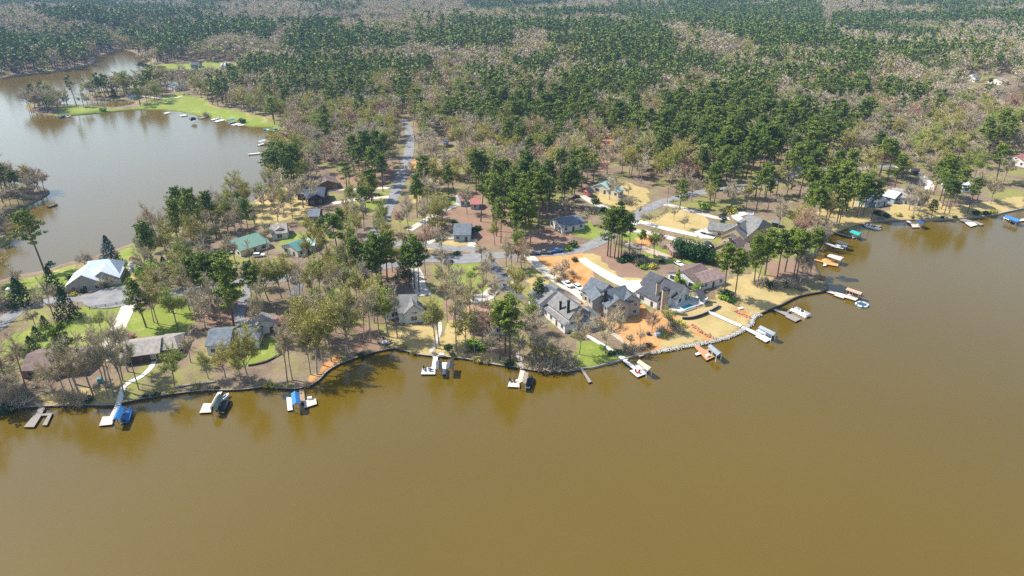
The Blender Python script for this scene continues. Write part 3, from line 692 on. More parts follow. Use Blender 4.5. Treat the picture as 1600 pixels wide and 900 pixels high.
DOOR = doormesh(1.1, 2.1, door_m); GARAGE = doormesh(4.6, 2.3, mat('garage door', (.62,.62,.60), .6, .06, 1))
def house(name, label, short, blocks, wall, roof, chim=(), cat='house', view=.12, win=True, garage=None, group=None, found=.5):
    view = min(1, view*1.8) if view >= .1 else view
    """blocks: ridge ends in pixels, ridge height, eave height, width, hip at each end, then optional wall / roof material"""
    mids = [((b[0]+b[2])/2, (b[1]+b[3])/2, b[4]) for b in blocks]
    c0 = U(*mids[0]); c0.z = g1(c0.x, c0.y); root = empty(name, c0); tag(root, label, cat, group)
    LANDMARKS[short] = c0.xy
    boxes = []; bb = []
    for b in blocks:
        A, B = U(b[0], b[1], b[4]), U(b[2], b[3], b[4]); zr, ze, Wd, hA, hB = b[4:9]; z0 = c0.z
        A, B = A.xy, B.xy; d = (B-A).normalized(); s = Vector((-d.y, d.x)); boxes.append((A-d*hA, B+d*hB, d, s, Wd, ze)); HOUSE_SEGS.append((np.array(A-d*hA), np.array(B+d*hB), Wd/2+1.8))
        for P in (A-d*hA, B+d*hB):
            for t in (-1, 1): q = P+s*t*Wd/2; bb += [proj(q.x, q.y, z0), proj(q.x, q.y, z0+ze)]
        bb += [proj(A.x, A.y, z0+zr), proj(B.x, B.y, z0+zr)]
    def world(P, z): return (P.x-c0.x, P.y-c0.y, z)
    placed = 0
    for bi, (b, (Ae, Be, d, s, Wd, ze)) in enumerate(zip(blocks, boxes)):
        zr, hA, hB = b[4], b[7], b[8]; wm = b[9] if len(b) > 9 and b[9] else wall; rm = b[10] if len(b) > 10 and b[10] else roof; style = b[11] if len(b) > 11 else ''
        h = Wd/2; R = MB(); th = .2
        A, B = Ae+d*hA, Be-d*hB
        e = lambda P, t, z: world(P+s*t, z)
        # roof: a closed shell following both slopes
        top = [e(Ae,-h,ze), e(Be,-h,ze), e(Be,h,ze), e(Ae,h,ze)]; bot = [(x,y,z-th) for x,y,z in top]; ra, rb = world(A, zr), world(B, zr)
        i = R.v; R.v = top+bot+[ra, rb, (ra[0],ra[1],zr-th*1.3), (rb[0],rb[1],zr-th*1.3)]
        R.f = [[0,1,9,8],[2,3,8,9],[3,0,8],[1,2,9],[4,7,6,5],[0,4,5,1],[2,6,7,3],[3,7,4,0],[1,5,6,2]]
        if hA == 0: R.f.remove([3,0,8]); R.f.remove([3,7,4,0]); R.f += [[0,8,10,4],[8,3,7,10],[4,10,7]]
        if hB == 0: R.f.remove([1,2,9]); R.f.remove([1,5,6,2]); R.f += [[9,1,5,11],[2,9,11,6],[5,6,11]]
        if hA == 0 or hB == 0: R.f.remove([4,7,6,5]); R.f += [[4,5,11,10],[6,7,10,11]] + ([[4,10,7]] if hA else []) + ([[5,6,11]] if hB else [])
        if hA == 0: R.f = [f for f in R.f if f != [4,10,7]]
        if hB == 0: R.f = [f for f in R.f if f != [5,6,11]]
        R.build('roof', rm, root)
        if style == 'open':      # a roof on posts
            for P, t in ((Ae+d*.5,-h+.5),(Be-d*.5,-h+.5),(Be-d*.5,h-.5),(Ae+d*.5,h-.5)):
                q = P+s*t; m = MB(); m.box(q.x-c0.x-.14, q.x-c0.x+.14, q.y-c0.y-.14, q.y-c0.y+.14, -found, ze-.1); m.build('post', trim, root)
            continue
        ins = .45; hw = h-ins; P0, P1 = Ae+d*(ins if hA else .35), Be-d*(ins if hB else .35); m = MB(); apex = zr-th*1.3-.03; ez = (ze-th)+(zr-ze)*(ins/h)-.06 if not (hA and hB) else ze-th+.05
        ez = min(ez, ze+.3) if (hA or hB) else ez
        ring = lambda P, gab: [e(P,-hw,-found), e(P,hw,-found), e(P,hw,ez)]+([world(P, apex)] if gab else [e(P,0,ez)])+[e(P,-hw,ez)]
        m.loft([ring(P0, hA == 0), ring(P1, hB == 0)]); m.build('wall', wm, root)
        if not win: continue
        for (Q0, Q1, nrm) in ((P0-s*hw, P1-s*hw, -s), (P1+s*hw, P0+s*hw, s), (P0+s*hw, P0-s*hw, -d), (P1-s*hw, P1+s*hw, d)):
            if nrm.y > .25: continue
            L = (Q1-Q0).length; dr = (Q1-Q0).normalized(); rz = math.atan2(nrm.x, -nrm.y)
            nwin = max(1, int(L/3.4)); 
            for fl in range(2 if ez > 4.9 else 1):
                for k in range(nwin):
                    p = Q0+dr*(L*(k+.5)/nwin)
                    q = p+nrm*.3
                    if any(j != bi and 0 <= (q-o[0]).dot(o[2]) <= (o[1]-o[0]).length and abs((q-o[0]).dot(o[3])) <= o[4]/2 and o[5] > 2 for j, o in enumerate(boxes)): continue
                    zc = 1.65+fl*2.6
                    if zc+.85 > ez: continue
                    if fl == 0 and garage == bi and placed == 0 and L > 5:
                        o = link('garage_door', GARAGE, root, (p.x-c0.x, p.y-c0.y, 0), rz); placed = 1; continue
                    if fl == 0 and k == nwin//2 and nwin > 1 and placed < 2 and garage is None:
                        link('door', DOOR, root, (p.x-c0.x, p.y-c0.y, 0), rz); placed += 1; continue
                    wf, wp = WIN['w' if L/nwin > 4.2 else 'n'] if style != 'glassy' else WIN['t']
                    o = link('window', wf, root, (p.x-c0.x, p.y-c0.y, zc), rz); link('pane', wp, o)
    for (px, py, zt, cm, sz) in chim:
        q = U(px, py, zt); x, y = q.x-c0.x, q.y-c0.y; m = MB(); m.box(x-sz/2, x+sz/2, y-sz/2, y+sz/2, -found, zt-.25); o = m.build('chimney', cm, root)
        m = MB(); m.box(x-sz/2-.1, x+sz/2+.1, y-sz/2-.1, y+sz/2+.1, zt-.25, zt); m.build('cap', dark_metal, o)
    bb = np.array(bb)
    if view < 1: KEEP_VIEW.append((*bb.min(0), *bb.max(0), view))
    return root, c0
house('lake_house', 'white and pale blue metal roofed house with several gables by the turning circle', 'white metal roofed house',
  [(137,408,170,404,7.6,3.2,14,2,4),(126,429,141,409,7.0,3.0,13,0,0,None,R_white),(157,423,166,407,6.6,3.0,11.5,0,0,None,R_white),(141,425,146,415,5.2,3.0,6,0,0)], W_taupe, R_pale, garage=2, view=.03)  # white on the left-facing gables is sunlight put into the roof colour
house('ranch_house', 'long low brown roofed ranch house among bare trees near the left shore', 'long brown roofed house', [(42,553,137,546,5.0,2.9,13.5,0,0),(80,549,92,563,4.4,2.8,8,0,2)], W_brick, R_brown, [(81,561,5.4,brick,1.1)], view=.25)
house('ranch_house', 'grey tan roofed ranch house beside the end of the pale straight driveway', 'grey tan roofed house', [(190,536,252,528,5.0,2.9,12,0,0),(250,527,272,525,4.6,2.8,11,0,2)], W_dark, R_tan, view=.2)
house('lake_house', 'blue grey roofed white house with a low porch behind the golden tree', 'blue grey roofed house by the golden tree', [(326,515,364,513,6.2,3.6,12.5,0,0),(366,514,392,512,5.2,3.2,10,3,3),(330,530,360,528,3.4,2.7,5,0,0,None,R_white)], W_white, R_slate, view=.06)
house('outbuilding', 'pale grey roofed garage behind the blue grey roofed house', 'pale grey roofed garage', [(405,486,412,500,5.4,3.0,9,0,0)], W_white, R_tan, cat='garage', view=.08)
house('shed', 'small red orange roofed shed beside the dark shaded driveway', 'red orange roofed shed', [(434,494,446,493,4.4,2.8,6,1.5,1.5)], W_log, R_red, cat='shed', view=.05)
house('lake_house', 'grey shingled white lake house with a front gable and raised deck', 'grey shingled white gabled house',
  [(622,460,652,459,7.8,3.9,14,0,0),(642,463,646,477,7.0,3.8,7.5,0,0),(600,468,622,463,5.8,3.4,10,1.5,0)], W_white, R_grey, view=.06)
house('lake_house', 'orange tan roofed long house behind the pair of shore pines', 'orange tan roofed house', [(736,487,788,486,5.6,3.0,13,0,0),(734,476,745,485,4.8,2.9,8,0,0)], W_white, R_orange, view=.3)
house('garden_shed', 'small blue grey gabled shed left of the orange tan roofed house', 'blue grey garden shed', [(716,465,718,476,4.0,2.5,5,0,0)], W_blue, R_slate, cat='shed', view=.15)
house('lake_house', 'long white brick house with stacked grey roofs and two black chimneys', 'white brick house with black chimneys',
  [(847,441,866,457,8.0,4.4,12,0,0),(873,456,904,479,8.4,5.0,9.5,0,1.5),(866,468,895,492,4.9,3.1,10,0,3),(858,441,872,449,6.0,3.4,7.5,0,0,None,R_slate),(912,478,921,486,6.0,3.4,8,2,2.5)], W_white, R_grey, [(876,472,8.6,dark_metal,.8),(888.5,470.5,10.6,dark_metal,.9)], view=.04, found=1.2)
house('lake_house', 'charcoal roofed two-storey house with twin front gables above the orange clay', 'charcoal twin gabled house',
  [(944,453,977,445,9.6,5.6,12,0,0),(953,451,968,467,8.4,5.3,9,0,0),(975,448,987,461,8.4,5.3,8.5,0,0),(924,431,952,444,8.2,4.2,10.5,0,0),(930,447,940,461,8.0,5.8,7,0,0),(976,474,993,469,3.5,3.2,6.5,0,0,None,R_black,'open')], W_taupe, R_ash, [(946.5,453,10.4,dark_metal,1.0)], view=.03, found=1.5)
house('lake_house', 'black roofed white house with stone chimneys and a turquoise pool', 'black roofed pool house',
  [(1016,423,1038,433,7.6,4.2,11,0,0),(1018,439,1038,448.5,6.6,3.4,12,2,2.5),(1038,436,1071,446.5,7.0,3.4,11,3,0),(1043,447,1056,456.5,5.5,3.2,6.5,0,0)], W_white, R_char, [(1029,442,9.4,W_stone,1.2),(1039.5,453,8.8,W_stone,1.8)], view=.03, found=1.0)
house('pool_pavilion', 'small black roofed open pavilion beside the turquoise pool', 'poolside pavilion', [(1086,453,1097,451,5.2,3.0,6.5,0,0,None,None,'open')], W_white, R_char, [(1097,446,6.2,W_stone,1.2)], cat='pavilion', view=.03, win=False)
house('ranch_house', 'mauve brown roofed white ranch house behind the black roofed pool house', 'mauve brown roofed ranch house', [(1066,424,1096,411,5.8,3.0,14,0,0),(1085,428,1116,420,5.0,2.9,10,0,2,None,R_mauve)], W_white, R_brown, view=.06)
house('lake_house', 'large tan house with a long grey roof and gables by the white forecourt', 'large tan house',
  [(1108,345,1148,351,5.6,3.2,9.5,0,0),(1147,355,1165,344,9.0,4.6,11,0,0),(1161,345,1184,357,8.4,4.4,11,0,0),(1171,336,1192,344,7.0,4.0,11,2,2),(1140,366,1151,361,6.2,3.4,8,0,0)], W_tan, R_grey, [(1154,349,10,W_stone,1.3)], view=.03, garage=0)
house('lake_house', 'tan gabled house with a mauve hipped roof and porch behind the laurel hedge', 'mauve hipped tan house', [(1137,379,1156,369,8.4,4.2,12,0,0),(1156,376,1166,383,6.0,4.0,11,0,4,None,R_mauve)], W_tan, R_brown, [(1141,372,9.4,W_stone,1.2)], view=.03, found=1.2)
house('outbuilding', 'small mauve roofed garage at the left end of the laurel hedge', 'mauve roofed garage', [(1052,380,1082,379,5.0,2.8,9,1.5,1.5)], W_brick, R_mauve, cat='garage', view=.1)
house('garden_shed', 'small grey roofed shed on the lawn right of the large tan house', 'grey roofed lawn shed', [(1207,341,1219,343,3.6,2.4,5,0,0)], W_dark, R_grey, cat='shed', view=.1)
house('ranch_house', 'wide pale grey roofed blue house above the tan lakeside lawn', 'wide pale grey roofed house', [(1388,296,1408,301,5.2,3.0,11,0,0,W_blue,R_white),(1402,293,1432,298,5.8,3.2,16,3,3)], W_blue, R_tan, view=.06)
house('lake_house', 'pale roofed blue grey house half hidden by the shore pines', 'pale roofed blue grey house', [(1350,300,1368,305,5.6,3.2,12,0,0),(1362,303,1376,308,4.6,2.8,9,0,2)], W_blue, R_slate, view=.3)
house('lake_house', 'white house with a pale roof deep among the right hand pines', 'white house among the pines', [(1290,293,1306,300,5.6,3.2,11,0,0)], W_white, R_white, view=.4)
house('lake_house', 'white roofed cottage behind pines right of the wide pale grey roofed house', 'white roofed cottage', [(1474,279,1486,281,5,3,10,0,0),(1498,283,1512,283,5,3,10,0,0)], W_white, R_white, view=.4)
house('outbuilding', 'dark roofed carport at the wooded end of the right hand drive', 'dark roofed carport', [(1424,262,1438,264,3.6,2.6,7,0,0)], W_dark, R_black, cat='carport', view=.4)
house('ranch_house', 'green metal roofed long house beside the left lake', 'green metal roofed house', [(358,376,390,366,6.0,3.0,15,0,0),(390,366,408,361,6.2,3.0,14,0,0)], W_cream, R_green, [(373,364,7,brick,1.2)], view=.06)
house('outbuilding', 'teal metal roofed building right of the green metal roofed house', 'teal metal roofed building', [(450,381,474,372,5.2,3.0,11,0,0),(474,373,494,372,4.4,2.8,9,0,0,None,R_mint)], W_cream, R_teal, cat='garage', view=.1)
house('ranch_house', 'pale grey roofed house with a white gable on the left lake lawn', 'pale grey gabled lake house', [(422,351,448,348,5.6,3.0,12,0,0),(434,347,437,355,5.2,3.0,8,0,0)], W_white, R_tan, view=.25)
house('lake_house', 'dark blue roofed house with twin gables above the pale driveways', 'dark blue roofed house', [(484,293,509,292,6.8,3.4,14,0,0),(487,294,493,303,6.0,3.4,9,0,0),(468,294,483,293,5.0,3.0,10,1.5,0)], W_dark, R_navy, view=.06)
house('lake_house', 'brown house with a low dark gable beyond the dark blue roofed house', 'brown gabled house', [(505,272,511,282,5.6,3.2,13,0,0)], W_log, R_brown, view=.2)
house('outbuilding', 'long grey roofed boathouse half hidden below the dark blue roofed house', 'half hidden grey boathouse', [(482,327,501,326,5,3,11,0,0)], W_dark, R_slate, cat='garage', view=.3)
house('cottage', 'grey roofed cottage above the tan looped drive', 'grey roofed cottage', [(709,349,737,349,6.2,3.0,13,0,0)], W_blue, R_slate, view=.04)
house('cottage', 'red roofed grey cottage behind the tall pine trunks', 'red roofed cottage', [(714,301,724,300,5.8,3.2,12,0,0),(735,309,750,309,4.8,2.8,9,0,0)], W_blue, R_red, view=.15)
house('ranch_house', 'white ranch house with a grey roof left of the road bend', 'white ranch house by the road bend', [(868,342,905,335,5.2,3.0,11.5,0,0)], W_white, R_slate, view=.06)
house('farmhouse', 'pale green metal roofed house among bare trees beyond the road bend', 'pale green metal roofed house', [(939,287,953,280,5.4,3.2,10,0,0),(957,294,966,290,4.6,2.8,8,0,0)], W_cream, R_mint, view=.1)
house('barn', 'small red barn at the top of the white drive', 'small red barn', [(915,293,923,292,4.6,2.8,7,0,0)], W_barn, R_black, cat='barn', view=.1)
house('cabin', 'orange brown cabin with a blue tarpaulin roof in the bare woods', 'blue tarpaulin cabin', [(693,215,700,215,5.6,3.2,10,0,0,None,metal_roof('blue tarpaulin', (.05,.22,.50))),(695,208,699,206,5,3,8,0,0,None,R_orange)], W_log, R_orange, view=.1)
house('farm_building', 'long white roofed farm shed at the far clearing', 'long white farm shed', [(589,31.5,604,31,6.5,4.5,18,0,0)], W_white, R_white, cat='barn', view=.05)
house('farm_building', 'grey white domed farm shed right of the long one at the far clearing', 'second far farm shed', [(611,30,619,30,7.5,4.5,20,5,5)], W_white, R_pale, cat='barn', view=.05)
house('lake_house', 'small blue roofed house at the head of the grassy spit', 'blue roofed house on the spit', [(272,128,282,132,6,3.4,13,0,0)], W_white, R_slate, view=.1)
house('lake_house', 'far white house under trees on the lawn across the inlet', 'far white house across the inlet', [(347,98,360,98,5.5,3.2,14,0,0)], W_white, R_pale, view=.15)
house('lake_house', 'far dark roofed house under trees on the lawn across the inlet', 'far dark roofed house across the inlet', [(300,97,312,97,5.5,3.2,14,0,0)], W_grey, R_char, view=.4)
house('lake_house', 'white house with a dark boat shelter on the wooded spit', 'white house on the wooded spit', [(203,146,213,147,4.6,2.9,10,0,0)], W_white, R_char, view=.2)
house('lake_house', 'grey blue house beside the far right pond', 'grey blue house by the far pond', [(1518,115,1526,115,7.5,4,16,0,0)], W_white, R_slate, view=.1)
house('lake_house', 'tan roofed house right of the far right pond lawn', 'tan house by the far pond', [(1556,122,1568,121,6,3.4,16,0,0)], W_cream, R_tan, view=.3)
house('lake_house', 'brick red roofed house among bare trees at the far right edge', 'brick red roofed house', [(1588,243,1602,240,6,3.2,13,0,0)], W_white, R_red, view=.15)
house('cottage', 'white walled cottage among bare trees right of the far lane', 'white cottage by the far lane', [(1492,145,1504,147,5.5,3.2,12,0,0)], W_white, R_tan, view=.3)
house('cottage', 'small white cottage in the woods left of the far lane', 'small white woodland cottage', [(1360,141,1364,145,5.5,3.2,11,0,0)], W_cream, R_tan, view=.3)
house('cottage', 'white roofed cottage under trees above the right shore woods', 'white roofed woodland cottage', [(1484,184,1496,186,5.5,3.2,12,0,0)], W_white, R_white, view=.4)
# ------------------------------------------------------------------ shore walls
M_wall = mat('dark timber wall', (.045,.038,.032), .9, .3, 1.5); M_cap = mat('weathered cap board', (.26,.23,.19), .85, .25, 1.5); M_block = mat('grey block wall', (.30,.28,.25), .9, .25, 1.5)
M_rock = mat('pale rock', (.46,.43,.39), .9, .2, 1.0); M_redrock = mat('clay coloured rock', (.36,.20,.12), .9, .3, 1.2)
def seawall(label, i, j, m, cap=M_cap, top=.72):
    q = [Vector(p) for p in FRONT_W[1+2*i:2+2*j]]; c = q[len(q)//2]; root = empty('seawall', (c.x, c.y, 0)); tag(root, label, 'seawall', 'walls along the shore')
    def run(o0, o1, z0, z1, nm, mm):
        mb = MB(); rings = []
        for k, p in enumerate(q):
            d = (q[min(k+1,len(q)-1)]-q[max(k-1,0)]).normalized(); n = Vector((d.y, -d.x)); a, b = p+n*o0-c, p+n*o1-c
            rings.append([(a.x,a.y,z0),(b.x,b.y,z0),(b.x,b.y,z1),(a.x,a.y,z1)])
        mb.loft(rings); mb.build(nm, mm, root)
    run(-.25, .15, -.9, top-.12, 'wall', m); run(-.26, .18, top-.12, top, 'cap', cap)
ix = lambda x: min(range(len(FRONT)), key=lambda k: abs(FRONT[k][0]-x) + (0 if FRONT[k][0] > 0 else 9))
seawall('dark timber seawall along the left lots from the weathered dock to the blue roofed dock', 1, ix(190), M_wall)
seawall('dark seawall with a pale cap between the two blue roofed docks', ix(190), ix(465), M_wall)
seawall('curved dark seawall right of the second blue roofed dock, round the bare point', ix(465), ix(620), M_wall)
seawall('seawall with a pale cap in front of the white gabled house and orange tan house', ix(620), ix(880), M_wall, M_block)
seawall('low grey wall below the bright lawn of the white brick house', ix(880), ix(1013), M_block)
seawall('straight black timber seawall right of the white boardwalk', ix(1181), ix(1290), M_wall, M_wall)
seawall('low shaded wall along the far right cove', ix(1345), ix(1550), M_block, M_cap, .7)
seawall('pale curving wall at the far right end of the shore', ix(1550), len(FRONT)-1, M_block, M_rock, .8)
def rocks(name, label, line, width, m, n, r, z=.55):
    """a bank of tumbled stone along a line: one mass of many rocks"""
    rng = random.Random(label); L = resample(line, 1.0); mb = MB(); ico = [(0,0,1),(.89,0,.45),(.28,.85,.45),(-.72,.53,.45),(-.72,-.53,.45),(.28,-.85,.45),(.6,.4,-.5),(-.25,.75,-.5),(-.75,-.1,-.5),(-.2,-.75,-.5),(.6,-.45,-.5)]
    F = [(0,1,2),(0,2,3),(0,3,4),(0,4,5),(0,5,1),(1,6,2),(2,7,3),(3,8,4),(4,9,5),(5,10,1),(2,6,7),(3,7,8),(4,8,9),(5,9,10),(1,10,6)]
    for k in range(n):
        p = rng.choice(L); d = Vector((rng.uniform(-.5,.5), rng.uniform(-.5,.5))); off = rng.uniform(-width, width); q = p+d+Vector((off*.3, -off)); s = r*rng.uniform(.6,1.4); a = rng.uniform(0,6.28)
        b = len(mb.v); zz = (z if z is not None else g1(q.x, q.y)+.1)+rng.uniform(-.25,.25)
        for v in ico:
            x, y = v[0]*math.cos(a)-v[1]*math.sin(a), v[0]*math.sin(a)+v[1]*math.cos(a); j = rng.uniform(.8,1.2); mb.v.append((q.x+x*s*j, q.y+y*s*j*.8, zz+v[2]*s*.65))
        mb.f += [tuple(b+i for i in f) for f in F]
    o = mb.build(name, m); o['kind'] = 'stuff'; o['label'] = label
rk = [Vector(p) for p in FRONT_W[1+2*ix(1013):2+2*ix(1181)]]
rocks('rock_bank', 'bank of pale rock along the shore below the clay and straw lawns', rk, .6, M_rock, 3800, .17, .45)
rocks('rubble_edge', 'orange clay rubble at the left edge of the straw lawn', [U(*p).xy for p in [(1086,512),(1098,520),(1108,525),(1118,530)]], .8, M_redrock, 90, .42, None)
rocks('rubble_edge', 'orange clay rubble below the right end of the straw lawn', [U(*p).xy for p in [(1150,487),(1160,492),(1170,497)]], .7, M_redrock, 70, .42, None)
# retaining walls
def garden_wall(label, pts, h, m, w=.45, name='retaining_wall', cap=True):
    q = resample([U(*p).xy for p in pts], 1.5); c = q[len(q)//2]; z0 = g1(c.x, c.y); root = empty(name, (c.x, c.y, z0)); tag(root, label, 'wall')
    for (o, a, b, nm, mm) in ((w/2, -.6, h, 'wall', m),)+(((w/2+.08, h, h+.1, 'cap', M_cap),) if cap else ()):
        mb = MB(); rings = []
        for k, p in enumerate(q):
            d = (q[min(k+1,len(q)-1)]-q[max(k-1,0)]).normalized(); n = Vector((-d.y, d.x))*o; z = g1(p.x, p.y)-z0; u, v = p-n-c, p+n-c
            rings.append([(v.x,v.y,z+a),(u.x,u.y,z+a),(u.x,u.y,z+b),(v.x,v.y,z+b)][::-1])
        mb.loft(rings); mb.build(nm, mm, root)
    return root
garden_wall('lower curved dark retaining wall across the straw lawn', [(1066,499),(1076,499),(1086,497),(1098,493),(1106,489)], 1.0, M_wall)
garden_wall('upper curved dark retaining wall above the white boardwalk', [(1109,488),(1116,484),(1121,481),(1122,477)], 1.0, M_wall)
garden_wall('short dark wall along the near side of the turquoise pool', [(1066,488.5),(1074,486.5),(1080,484.5),(1088,481.5)], .2, M_wall)
garden_wall('low timber edging along the olive lawn left of the dark driveway', [(388,572),(400,570),(416,566),(428,560),(440,553)], .5, M_wall, cap=False)
garden_wall('low timber edging below the trees left of the black roofed dock', [(272,606),(300,602),(326,599),(337,597)], .5, M_cap, cap=False)
garden_wall('brick terrace wall at the foot of the white brick house', [(889,516),(894,524),(904,522),(914,518),(926,516)], .9, mat('red brick',(.28,.14,.10)), name='terrace_wall')
garden_wall('pale stone wall between the white brick house and the clay lot', [(892,466),(900,470),(908,475)], 1.0, M_rock)

# ------------------------------------------------------------------ docks
D_grey = mat('weathered deck boards', (.25,.22,.19), .9, .25, 3, 0, 0, None, .2, 'noise'); D_tan = mat('tan deck boards', (.46,.36,.27), .85, .15, 3); D_white = mat('white deck boards', (.62,.61,.59), .7, .06, 3)
D_orange = mat('new orange timber', (.52,.27,.10), .8, .18, 3); D_red = mat('red cedar boards', (.45,.22,.11), .8, .18, 3); D_brown = mat('brown deck boards', (.30,.21,.13), .85, .2, 3); D_pink = mat('pinkish deck boards', (.55,.45,.38), .85, .12, 3)
C_blue = mat('blue metal roof', (.03,.17,.42), .4, .1, .5, spec=.6); C_teal = mat('teal dock roof', (.03,.33,.28), .4, .1, .5, spec=.6); C_dark = mat('dark dock roof', (.06,.065,.065), .7, .15, 1); C_green = mat('dark green dock roof', (.055,.085,.08), .6, .15, 1)
C_grey = mat('grey dock roof', (.20,.23,.25), .5, .12, .6); C_tan = mat('tan dock roof', (.50,.38,.27), .7, .12, 1); C_brown = mat('brown dock roof', (.40,.26,.18), .7, .15, 1); C_pink = mat('pale tan dock roof', (.58,.46,.38), .7, .12, 1)
def dock(label, short, decks, roofs=(), m=D_tan, cat='dock', name='boat_dock', hd=.62):
    allp = [p for d in decks for p in d[1]]; cx, cy = np.mean([p[0] for p in allp]), np.mean([p[1] for p in allp])
    c = Uw(cx, cy, 0); root = empty(name, (c.x, c.y, 0)); tag(root, label, cat, 'docks on the lake'); LANDMARKS[short] = c.xy
    for i, d in enumerate(decks):
        P = [Uw(*p, hd) for p in d[1]]; Q = [Vector((p.x-c.x, p.y-c.y)) for p in P]; mm = d[2] if len(d) > 2 else m; z1 = hd-.012*i
        mb = MB(); mb.prism(Q, z1-.09, z1); o = mb.build(d[0], mm, root)
        f = MB(); cen = sum(Q, Vector((0,0)))/len(Q); f.prism([cen+(q-cen)*.97 for q in Q], z1-.34, z1-.1); f.build('frame', M_wall, o)
        n = len(Q); pl = MB()
        for k in range(n):
            a, b = Q[k], Q[(k+1)%n]; ns = max(1, int((b-a).length/4))
            for j in range(ns):
                q = a+(b-a)*j/ns; q = cen+(q-cen)*.96; pl.tube([(q.x,q.y,-1.2),(q.x,q.y,z1-.35)], .12, 5)
        pl.build('piling', M_wall, o)
    for (pp, rm, ze, zr) in roofs:
        P = [Uw(*p, ze) for p in pp]; P = [Vector((p.x-c.x, p.y-c.y)) for p in P]
        if (P[1]-P[0]).length+(P[3]-P[2]).length < (P[2]-P[1]).length+(P[0]-P[3]).length: P = P[1:]+P[:1]
        # long sides: 0-1 and 3-2; ridge between the middles of the short sides
        a, b = (P[0]+P[3])/2, (P[1]+P[2])/2; th = .12; v = lambda q, z: (q.x, q.y, z); R = MB()
        area = sum(P[i].x*P[(i+1)%4].y-P[(i+1)%4].x*P[i].y for i in range(4))
        if area < 0: P = [P[3],P[2],P[1],P[0]]
        R.v = [v(p, ze) for p in P]+[v(p, ze-th) for p in P]+[v(a,zr),v(b,zr),v(a,zr-th),v(b,zr-th)]
        R.f = [[0,1,9,8],[2,3,8,9],[4,10,11,5],[6,11,10,7],[0,4,5,1],[2,6,7,3],[0,8,10,4],[8,3,7,10],[9,1,5,11],[2,9,11,6]]
        ro = R.build('roof', rm, root)
        cen = (a+b)/2; L = (P[1]-P[0]).length
        for s0, s1 in ((P[0],P[1]),(P[3],P[2])):
            for k in range(3):
                q = s0+(s1-s0)*(.06+.44*k); q = q+(cen-q)*.10; t = MB(); t.box(q.x-.08,q.x+.08,q.y-.08,q.y+.08,-1,ze-th+.02); t.build('post', trim if rm in (C_tan,C_grey) else M_cap, root)
        be = MB()
        for s0, s1 in ((P[0],P[1]),(P[3],P[2])):
            q0, q1 = s0+(cen-s0)*.10, s1+(cen-s1)*.10; be.tube([v(q0,ze-th-.1),v(q1,ze-th-.1)], .09, 4)
        be.build('beam', M_cap, root)
    return root, c
dock('weathered grey T-shaped dock with a short side finger at the far left', 'weathered grey dock', [('walkway',[(61,636),(71,637),(63,650),(54,650)]),('platform',[(52,649),(65,648),(53,667),(37,667)]),('crossbar',[(63,646.5),(80,645),(80,648.5),(62,649.5)]),('finger',[(76,646),(82,645),(73,664),(66,664)])], m=D_grey)
dock('tan dock with a blue gabled roof at the foot of the curved white footpath', 'left blue roofed dock', [('platform',[(160,651),(178,650),(175,663),(155,665)]),('walkway',[(179.5,634),(186.5,634),(178,652),(170.5,652)]),('finger',[(196,641),(203,640.5),(196,660),(188,661.5)])],[([(184,636.5),(195,636.5),(187.5,656.5),(175,657.5)],C_blue,2.9,3.7)], D_pink)
dock('pinkish dock with a dark green gabled roof and a boat lift', 'dark green roofed dock', [('platform',[(318,630),(332,630),(329.5,644),(311.6,645)]),('walkway',[(340,612.5),(347.5,611.5),(338,628),(329.5,631)]),('finger',[(350,625),(358,625),(349.6,645),(341,644)]),('crossbar',[(345,626),(358,624),(357,627),(344,629)])],[([(338,619),(348.5,618),(339,639),(327.5,638)],C_green,2.9,3.6)], D_pink)
dock('brown dock with a bright blue gabled roof and a white finger, nearest the bare point', 'bright blue roofed dock', [('walkway',[(467.5,608.5),(474.7,608.5),(477,628),(469,629)],D_brown),('platform',[(475,626),(493.5,622.4),(495,631),(476,637)],D_pink),('finger',[(447.3,619.5),(455,621),(457.4,640),(449.6,641.5)],D_white)],[([(454.5,615),(467.5,613.7),(470,631),(456,634)],C_blue,2.9,3.7)], D_brown)
dock('white dock with two dark grey roofs side by side', 'white twin roofed dock', [('platform',[(660,575),(680,573),(680,584.5),(658,584.5)]),('walkway',[(677,557),(684.5,557),(681,576),(674,576)]),('finger',[(690.5,567),(697.5,567),(696,584.5),(689.5,584.5)]),('crossbar',[(680,566),(708,566),(708,568.5),(680,569)])],[([(681,565),(690.7,564.5),(690,578),(681,578.5)],C_dark,2.9,3.5),([(698.7,565),(709,564.5),(707.5,577),(696.5,577.5)],C_dark,2.9,3.5)], D_white)
dock('tan dock with a tan gabled roof and a square sitting platform', 'tan roofed dock', [('platform',[(796,594.5),(811,592),(812,605),(793,604)]),('walkway',[(813,578),(819.5,579),(817,593),(809,594)]),('finger',[(823,589),(832,589),(828,606.5),(820,606)])],[([(813,582.7),(826,582.7),(821,600),(810,598.7)],C_tan,2.9,3.6)], D_pink)
dock('narrow bare grey plank pier without a roof', 'narrow plank pier', [('walkway',[(906.8,575.6),(910.5,575.6),(924.6,596.4),(920,597.6)])], m=D_grey, name='plank_pier', cat='pier')
dock('white dock with a brown tan roof and two red chairs, below the white brick house', 'white dock with red chairs', [('platform',[(984,579),(996,575.6),(1009.5,584),(996,589)]),('walkway',[(966.5,558),(970,556.5),(1000,577.5),(994,580)]),('finger',[(992,571),(997,569.5),(1013,580),(1008,582.5)])],[([(995,566),(1002,564),(1021,576),(1012,579)],C_tan,2.9,3.7)], D_white)
